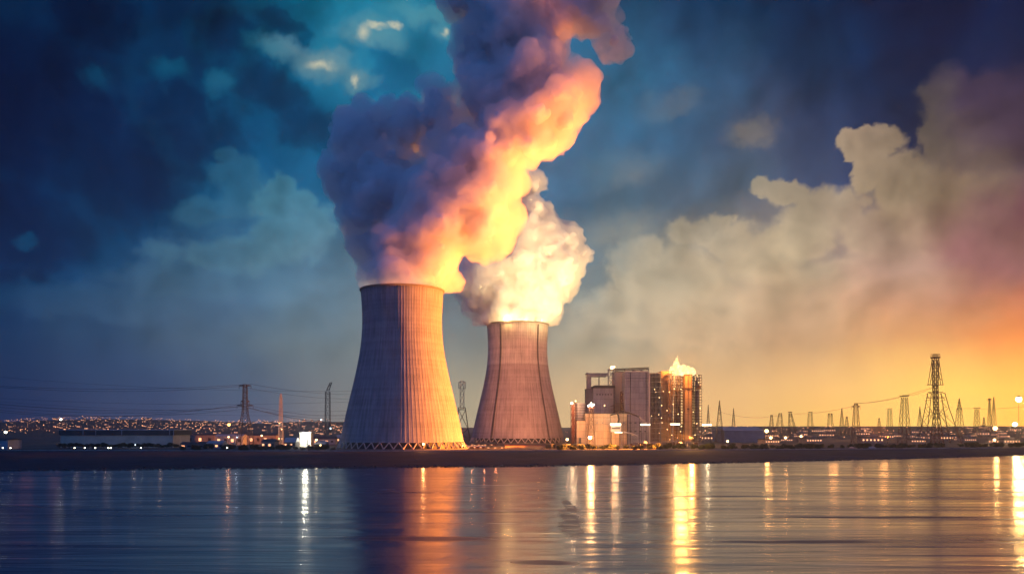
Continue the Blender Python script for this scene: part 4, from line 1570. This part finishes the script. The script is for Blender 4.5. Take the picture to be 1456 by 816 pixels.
pole_lamp(1448.5, 567.5, 900, 3.1, emit('glare_lamp', (1, .78, .32), 12), 'dazzling high yellow lamp at the right edge of the scene', 6e5, (1, .6, .2))
pole_lamp(1443, 603, 900, 2.2, E_WHITE, 'bright lamp lower down under the dazzling high lamp', 2e5, (1, .6, .2))
pole_lamp(1415, 608.5, 960, 2.3, E_WARM, 'warm round lamp left of the bright pair at the right edge', 1.2e5, (1, .55, .18))
pole_lamp(1414, 625, 860, 1.3, E_WARM, 'low warm lamp on the bank under the warm round lamp', 4e4, (1, .5, .15))
pole_lamp(1090, 612.5, 900, 1.9, E_WARM, 'glowing yellow lamp at the left foot of the flared pylons', 5e4, (1, .45, .12))
pole_lamp(1096, 622, 880, 1.4, E_WARM, 'second yellow lamp under the glowing one by the flared pylons', 2.5e4, (1, .4, .1))
pole_lamp(1117, 622, 885, 1.3, E_WARM, 'yellow lamp standing between the feet of the flared pylons', 2e4, (1, .4, .1))
pole_lamp(1139, 620, 890, 1.2, E_WARM, 'yellow lamp right of the flared pylons', 1.2e4, (1, .45, .12))
pole_lamp(1034.5, 627, 840, 1.1, E_WARM, 'small pinkish lamp in the bushes right of the spire shaped pylon', 1e4, (1, .45, .2))
pole_lamp(917.5, 629.5, 815, 1.8, E_ORG, 'low orange lamp under the right pipe bridge', 5e4, (1, .35, .08))
pole_lamp(967.5, 630, 815, 1.8, E_ORG, 'low orange lamp before the ochre stack', 7e4, (1, .4, .1))
pole_lamp(874, 634, 780, 1.3, E_ORG, 'low deep orange lamp before the cream hall', 3e4, (1, .25, .05))
pole_lamp(806.5, 624.5, 830, 1.3, E_WARM, 'pinkish lamp beside the silo frame', 1.5e4, (1, .45, .25))
pole_lamp(325.5, 603.5, 1000, 1.7, E_ORG, 'single strong orange lamp left of the dark pylon', 1e4, (1, .25, .05))
pole_lamp(86.5, 596, 1000, 1.2, E_WHITE, 'white lamp above the left end of the long warehouse', 8e3, (1, .9, .7))
pole_lamp(8, 614, 860, 1.3, E_WHITE, 'white lamp at the far left edge', 8e3, (1, .85, .6))
pole_lamp(192, 632, 740, .7, E_COOL, 'bluish lamp before the trees of the long warehouse', 3e3, (.6, .8, 1))
pole_lamp(602, 631, 650, .9, E_WARM, 'small orange lamp at the right foot of the big tower', 3e4, (1, .35, .1))
for x, y, lab in ((659, 633, 'first lamp right of the big tower'), (675, 634, 'middle lamp right of the big tower'), (686, 634, 'third lamp right of the big tower'), (702, 635, 'lamp beside the long yellow lit wall')):
    pole_lamp(x, y, 760, 1.0, E_WARM, lab + ', over red sheds', 1.6e4, (1, .5, .2))
for x, lab in ((4, 'tiny'), (15, 'small'), (106, 'tiny'), (120.5, 'tiny'), (135.5, 'tiny'), (154, 'tiny'), (157.5, 'tiny'), (200.5, 'tiny'), (323, 'tiny')):
    pole_lamp(x, 636.4, 672, .42, E_WHITE, 'tiny white lamp in the row along the dark left bank', 0, (1, .9, .75), 'tiny lamps along the left bank')

# lamps on the rim of the farther tower
r = empty('rim_lamp', (T2.x, T2.y, 135.5), 'small glowing lamps fixed on the rim of the farther tower', 'lamp')
for th in (-24, -20, -14, 48):
    a = R(-90 + th)
    MB().ball((36 * math.cos(a), 36 * math.sin(a), 1.4), .8, 2).build('lamp', E_WARM, r)
for a in (60, 180, 300):
    point('throat_light_added', (T1.x + 22 * math.cos(R(a)), T1.y + 22 * math.sin(R(a)), 126), 5e4, (1, .7, .45), 1)  # added inside the near tower to pale the base of its plume
point('rim_light', (T2.x + 37.5 * math.cos(R(-108)), T2.y + 37.5 * math.sin(R(-108)), 137), 1.6e5, (1, .6, .2), .6)
for a in (0, 90, 180, 270):
    point('throat_light_added', (T2.x + 22 * math.cos(R(a + 20)), T2.y + 22 * math.sin(R(a + 20)), 126), 5e5, (1, .7, .30), 1)  # added below the rim to light the farther plume from underneath

# added poles, put in to carry the added tower and plume spots
for M_, lab in ((MAST3_ADDED, 'floodlight pole on the right bank below the tiny faded pylons'), (MAST1_ADDED, 'short floodlight pole at the bank below the ochre stack'), (MAST2_ADDED, 'short floodlight pole at the bank below the silo')):
    r = empty('floodlight_pole_added', (M_.x, M_.y + 2.5, 0), lab, 'floodlight')
    MB().cyl((0, 0), .3, .2, 0, M_.z, 10).build('pole', M_STEEL, r)
    hd = MB()
    hd.box(-1.4, 1.4, -.4, .4, M_.z - .3, M_.z + 1.4)
    hd.build('lamp_housing_added', M_STEEL, r)
point('bank_light_added', MAST1_ADDED + Vector((-.5, -3, 2)), 2.2e5, (1, .42, .09), 1.6)  # added point that draws a light column on the water
point('bank_light_added', MAST2_ADDED + Vector((-.5, -3, 2)), 2e5, (1, .42, .10), 1.2)  # second added point for the column below the silo

# white lit box hall
b13 = bld('lit_shed', 'small shed with a brilliant white lit front left of the big tower')
part('wall', M_PALE, b13, (426, 442, 615.5, 790, 10))
part('roof', M_ROOFP, b13, (425.4, 442.6, 613.8, 789, 12, 615.6))
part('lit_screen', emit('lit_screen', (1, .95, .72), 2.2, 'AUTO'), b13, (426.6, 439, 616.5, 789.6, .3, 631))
part('door', M_GREYD, b13, (436, 438, 624, 789.2, .3))
point('shed_light', P(434, 622, 782), 1.2e5, (1, .95, .75), 2)

# sheds and warehouses
def shed(name, x0, x1, yt, ye, D, dep, mw_, mr_, label, cat='shed', yb=None, windows=0, lit=False):
    r = bld(name, label, cat)
    k = D / F
    X0, X1 = (x0 - 728) * k, (x1 - 728) * k
    z = lambda y: CAMH - (y - HZ) * k
    MB().box(X0, X1, D, D + dep, 0, z(ye)).build('wall', mw_, r)
    rf = MB()
    zr, ze = z(yt), z(ye) + .02
    rf.add([(X0 - .5, D - .7, ze), (X1 + .5, D - .7, ze), (X1 + .5, D + dep / 2, zr), (X0 - .5, D + dep / 2, zr), (X1 + .5, D + dep + .7, ze), (X0 - .5, D + dep + .7, ze)],
           [(0, 1, 2, 3), (3, 2, 4, 5), (0, 3, 5), (1, 4, 2), (0, 5, 4, 1)])
    rf.build('roof', mr_, r)
    for i in range(windows):
        X = X0 + (X1 - X0) * (i + .5) / windows
        w = min(1.4, (X1 - X0) / windows * .3)
        MB().box(X - w, X + w, D - .12, D + .05, z(ye) * .35, z(ye) * .7).build('window', E_SMALL if lit and i % 2 == 0 else M_TANK, r)
    return r


wh = bld('long_warehouse', 'long low warehouse with dark roof and pale wall on the far left bank', 'warehouse')
part('wall', mat('warehouse_wall', (.50, .44, .36), .8, 0, .2, .1), wh, (86, 246, 618.6, 760, 40))
part('roof', M_ROOFD, wh, (83.5, 247, 611.6, 759, 42, 618.5))
part('roof_edge', M_ROOFP, wh, (83.5, 247, 610.6, 758.4, 43, 611.5))
for x in (118, 136, 173, 241, 246.5):
    part('downpipe', M_ROOFP, wh, (x - .35, x + .35, 611.6, 758, .5, 619))
for x in (110, 150, 190, 228):
    point('warehouse_light_added', P(x, 622, 742), 1500, (1, .62, .38), .6)  # added unseen fill that warms the wall
shed('storage_shed', -60, 11, 623, 625.5, 700, 20, M_ROOFP, M_ROOFD, 'low pale shed cut by the left edge of the picture')
shed('long_shed', 1030, 1086, 606.5, 612, 1000, 60, mat('blue_shed_wall', (.20, .22, .27), .7, 0, .2, .1), M_ROOFP, 'long blue grey shed right of the plant under the spire shaped pylon', windows=0)
shed('storage_shed', 660, 706, 628.5, 631.5, 850, 18, M_BRICK, M_ROOFD, 'long dark red shed between the towers, behind the row of lamps', windows=10, lit=True)
shed('workshop', 664, 690, 633, 635, 735, 10, M_BRICK, M_ROOFP, 'small red workshop right beside the big tower', windows=6, lit=True)
shed('workshop', 692, 716, 633.5, 635.5, 730, 10, M_SHED, M_ROOFD, 'small grey workshop left of the long yellow lit wall', windows=5, lit=True)
yw = shed('low_store', 718, 774, 632.6, 633.8, 735, 8, mat('ochre_wall', (.62, .42, .24), .8, 0, .2, .15), M_BRICK, 'long low store with yellow lit wall in front of the farther tower', windows=0)
for x in (724, 745, 766):
    point('wall_light', P(x, 634.5, 722), 3500, (1, .5, .18), .5)
for x in (655, 671, 688, 705):
    point('yard_light', P(x, 633, 712), 7000, (1, .32, .12), .5)
for x0, x1, lab in ((776, 790, 'left black flat tank before the silo'), (791, 812, 'longest black flat tank before the silo'), (813, 828, 'right black flat tank before the cream hall')):
    r = empty('fuel_tank', (((x0 + x1) / 2 - 728) / F * 735, 735, 0), lab, 'tank')
    hw = (x1 - x0) / 2 / F * 735
    MB().cyl((0, 0), hw, hw, 0, 3.6, 32).build('shell', M_TANK, r)
    MB().cyl((0, 0), hw, hw * .2, 3.62, 4.4, 32).build('roof', M_TANK, r)
for i, (x0, x1, yt, ye, D) in enumerate([(256, 290, 628, 631, 720), (294, 316, 626.5, 630, 720), (372, 390, 624, 628, 730), (404, 420, 622, 628.5, 760), (445, 476, 620, 624, 900), (478, 498, 618, 622, 1000),
                                        (250, 305, 616, 618.5, 900), (306, 345, 617, 620, 860), (352, 392, 616.5, 619, 900), (448, 462, 627, 631, 700)]):
    shed('shed', x0, x1, yt, ye, D, 14, [M_SHED, M_ROOFP, M_HOUSE][i % 3], [M_ROOFD, M_ROOFP][i % 2],
         ['low shed with small lit windows right of the warehouse trees', 'pale low shed ending in a white gable post', 'little shed right of the dark pylon foot', 'taller shed left of the brilliant lit shed', 'long dark shed behind the brilliant lit shed',
          'dark shed partly behind the left flank of the big tower', 'flat long roof directly right of the warehouse', 'dark roof behind the dark pylon foot', 'flat roof behind the thin pale mast', 'small shed right of the brilliant lit shed'][i], windows=4, lit=True)
for x, y, D, pw, cc in ((325, 621, 840, 9e3, (1, .6, .25)), (337, 621.5, 840, 5e3, (.8, .9, 1)), (372, 619, 860, 5e3, (1, .8, .5)), (450, 625, 700, 3e3, (1, .9, .6)), (456, 633, 690, 2e3, (1, .8, .4))):
    pole_lamp(x, y, D, .8, E_WARM if cc[0] == 1 else E_COOL, {325: 'warm yard lamp left of the dark pylon foot', 337: 'cool yard lamp at the dark pylon foot', 372: 'yard lamp above the flat roof', 450: 'yard lamp at the right side of the brilliant lit shed', 456: 'low yard lamp by the small shed'}[x], pw, cc)

# railing in front of the big tower
rl = MB()
X0, X1 = -160.0, -30.0
for X in np.arange(X0, X1, 2.5):
    yb = poly_at(Tp, X).y + 3.2
    rl.bar((X, yb, 0), (X, yb, 1.1), .12)
for zz in (.55, 1.1):
    q0 = None
    for X in np.arange(X0, X1 + 1, 5):
        p = Vector((X, poly_at(Tp, X).y + 3.2, zz))
        if q0:
            rl.bar(q0, p, .1)
        q0 = p
tag(rl.build('guard_rail', M_STEEL_P), 'thin pale guard rail along the bank before the big tower', 'guard rail')

# ------------------------------------------------------------------ town on the far hillside
def hill_z(X, Y):
    t = min(1, max(0, (Y - 1500) / 1300))
    hgt = 33 + 9 * fbm1(X, 420, 5) * .4 + 14 * math.exp(-((X + 1300) / 260) ** 2) - 6 * math.exp(-((X + 900) / 160) ** 2)
    fade = min(1, max(0, (-380 - X) / 200)) if X < 200 else 0
    right = 20 if X > 150 else 0
    rf = min(1, max(0, (X - 150) / 300))
    return (hgt * fade + right * rf) * (t * t * (3 - 2 * t))


hm = MB()
hx_ = np.linspace(-3000, 3000, 160)
hy_ = np.linspace(1500, 3400, 24)
hm.add([(X, Y, hill_z(X, Y) - .4) for X in hx_ for Y in hy_], [(i * 24 + j, (i + 1) * 24 + j, (i + 1) * 24 + j + 1, i * 24 + j + 1) for i in range(159) for j in range(23)])
tag(hm.build('hill', mat('hill_grass', (.045, .05, .04), .9, 0, .4, .01), smooth=True), 'low dark hillside that carries the far town', 'hill', kind='structure')
rs = random.Random(3)
hb = MB()
hb.box(-5, 5, -4, 4, 0, 5)
hb.cur = 1
hb.add([(-5.4, -4.4, 5), (5.4, -4.4, 5), (5.4, 0, 7.6), (-5.4, 0, 7.6), (5.4, 4.4, 5), (-5.4, 4.4, 5)], [(0, 1, 2, 3), (3, 2, 4, 5), (0, 3, 5), (1, 4, 2), (0, 5, 4, 1)])
hb.cur = 2
for xx in (-3, 0, 3):
    hb.box(xx - .7, xx + .7, -4.1, -4.02, 1.5, 3.5)
house = hb.build('house', [M_HOUSE, M_ROOFD, E_SMALL])
tag(house, 'tiny town house on the far hillside among the lamps', 'house', 'houses of the far town')
lampm = MB()
lampm.cyl((0, 0), .2, .15, 0, 8, 5)
lampm.cur = 1
lampm.ball((0, 0, 8.4), 1.0, 1)
slamp = lampm.build('town_lamp', [M_STEEL, E_SMALL])
tag(slamp, 'tiny warm lamp among the lights of the far town', 'street lamp', 'lamps of the far town')


def town_pos(xa, xb, Y0=1650, Y1=2850):
    x = rs.uniform(xa, xb)
    Y = Y0 + (Y1 - Y0) * rs.random() ** .8
    X = (x - 728) / F * Y
    return X, Y, hill_z(X, Y)


def put(proto, first, p, sc, rz):
    o = proto if first else proto.copy()
    if not first:
        COL.objects.link(o)
    o.location = p
    o.scale = (sc, sc, sc)
    o.rotation_euler = (0, 0, rz)


for i in range(120):
    put(house, i == 0, town_pos(-10, 505), rs.uniform(.5, .95), rs.uniform(-.5, .5))
for i in range(299):
    if i < 230:
        x, Y, z = town_pos(-10 if rs.random() < .5 else 170, 505)
    else:
        x, Y, z = town_pos(1000, 1460, 1500, 2300)
    put(slamp, i == 0, (x, Y, z), rs.choice([.6, .8, .8, 1.0, 1.0, 1.3]), 0)
# the rest of the lights: only a glimmer
sm = MB()
for i in range(900):
    x, Y, z = town_pos(-10, 505) if i < 640 else town_pos(800, 1460, 1200, 2600)
    sm.ball((x, Y, z + rs.uniform(3, 9)), rs.uniform(.35, .8), 1)
tag(sm.build('town_lights', E_SMALL), 'glimmer of countless little lights of the far town', 'town lights', kind='stuff')
for i in range(9):
    x = 30 + i * 58
    X = (x - 728) / F * 2100
    point('town_glow', (X, 2100, hill_z(X, 2100) + 26), 1e5, (1, .26, .10), 30)
for i in range(13):
    x = 1005 + i * 36
    Y = rs.uniform(1100, 2000)
    point('town_glow', ((x - 728) / F * Y, Y, rs.uniform(14, 24)), 1.1e5, (1, .38, .11), 6)

# ------------------------------------------------------------------ bushes and trees
def leaf_clump(seed, n, w, hgt, leafs=.6):
    r = random.Random(seed)
    lumps = [(r.uniform(-w * .6, w * .6), r.uniform(-w * .4, w * .4), r.uniform(.3, .75) * hgt, r.uniform(.3, .5) * hgt) for _ in range(6)]
    mb = MB()
    for i in range(n):
        lx, ly, lz, lr = r.choice(lumps)
        d = Vector((r.gauss(0, 1), r.gauss(0, 1), r.gauss(0, 1))).normalized() * lr * r.random() ** .4
        c = Vector((lx + d.x * 1.3, ly + d.y, max(.1, lz + d.z)))
        u = Vector((r.gauss(0, 1), r.gauss(0, 1), r.gauss(0, 1))).normalized()
        v = u.orthogonal().normalized()
        s = leafs * r.uniform(.5, 1.2)
        mb.add([c - u * s, c + v * s * .6, c + u * s, c - v * s * .6], [(0, 1, 2, 3)])
    return mb


protos = []
for s in range(5):
    mb = leaf_clump(40 + s, 420, 2.6, 3.0, .42)
    for q in range(5):
        mb.bar((0, 0, 0), (rs.uniform(-1.6, 1.6), rs.uniform(-.8, .8), 1.8), .12)
    o = mb.build('bush', M_LEAF)
    tag(o, 'dark bush in the scrub belt along the plant bank', 'bush', 'bushes along the bank')
    protos.append(o)
used = set()
for i in range(210):
    x = rs.uniform(792, 1460) if i < 170 else rs.uniform(250, 480)
    X = (x - 728) / F * 760
    yb = poly_at(Tp, X).y + rs.uniform(16, 70)
    X = (x - 728) / F * yb
    j = rs.randrange(5)
    put(protos[j], j not in used, (X, yb, 0), rs.uniform(.7, 1.5), rs.uniform(0, 6.28))
    used.add(j)
tree = empty('tree', (0, 0, 0), 'dark leafy tree in the row before the long warehouse', 'tree', 'trees before the long warehouse')
tk = MB()
tk.cyl((0, 0), .22, .12, 0, 3.2, 7)
for q in range(6):
    a = q * 1.05
    tk.bar((0, 0, 2 + q * .2), (1.2 * math.cos(a), 1.2 * math.sin(a), 3.6 + q * .2), .12)
tk.build('trunk', M_BARK, tree)
mbc = leaf_clump(77, 700, 1.9, 3.6, .4)
mbc.v = [(x, y, z + 1.6) for x, y, z in mbc.v]
mbc.build('crown', M_LEAF, tree)
for i in range(46):
    x = 84 + 170 * (i + rs.random() * .8) / 46
    D_ = rs.uniform(712, 745)
    o = tree if i == 0 else copy_tree(tree)
    o.location = ((x - 728) / F * D_, D_, 0)
    s = rs.uniform(.55, 1.0)
    o.scale = (s * 1.2, s * 1.2, s)
    o.rotation_euler = (0, 0, rs.uniform(0, 6.28))
bl = MB()
bl.box(-12, 12, -8, 8, 0, 7)
bl.box(-3, 5, -6, 4, 7.05, 9.5)
bl.cur = 1
bl.box(-12.4, 12.4, -8.4, 8.4, 6.4, 7.04)
bl.cur = 2
for xx in range(-10, 11, 4):
    bl.box(xx - .8, xx + .8, -8.1, -8.02, 2.5, 4.2)
works = bl.build('works_building', [M_HOUSE, M_ROOFD, E_SMALL])
tag(works, 'low hazy works building with small lit windows among the right hand pylons', 'building', 'low works buildings among the pylons')
for i in range(70):
    Y = rs.uniform(900, 2300)
    X = (rs.uniform(1000, 1475) - 728) / F * Y
    put(works, i == 0, (X, Y, hill_z(X, Y)), rs.uniform(.5, 1.15), rs.uniform(-.4, .4))
# gravel mound
mo = MB()
n = 40
mv = []
for j in range(5):
    rr = 1 - j / 8
    for i in range(n):
        a = 2 * math.pi * i / n
        mv.append((12 * rr * math.cos(a) * (1 + .06 * math.sin(3 * a)), 8 * rr * math.sin(a), 3.0 * math.cos(rr * 1.57) ** .8 if rr < 1 else 0))
mo.add(mv, [(j * n + i, j * n + (i + 1) % n, (j + 1) * n + (i + 1) % n, (j + 1) * n + i) for j in range(8) for i in range(n)])
tag(mo.build('gravel_mound', mat('gravel', (.42, .36, .30), .9, 0, .3, .4), smooth=True, loc=P(1227, 637, 745) * 1 - Vector((0, 0, P(1227, 637, 745).z))), 'pale rounded gravel mound in the scrub below the hammer headed pylon', 'mound')
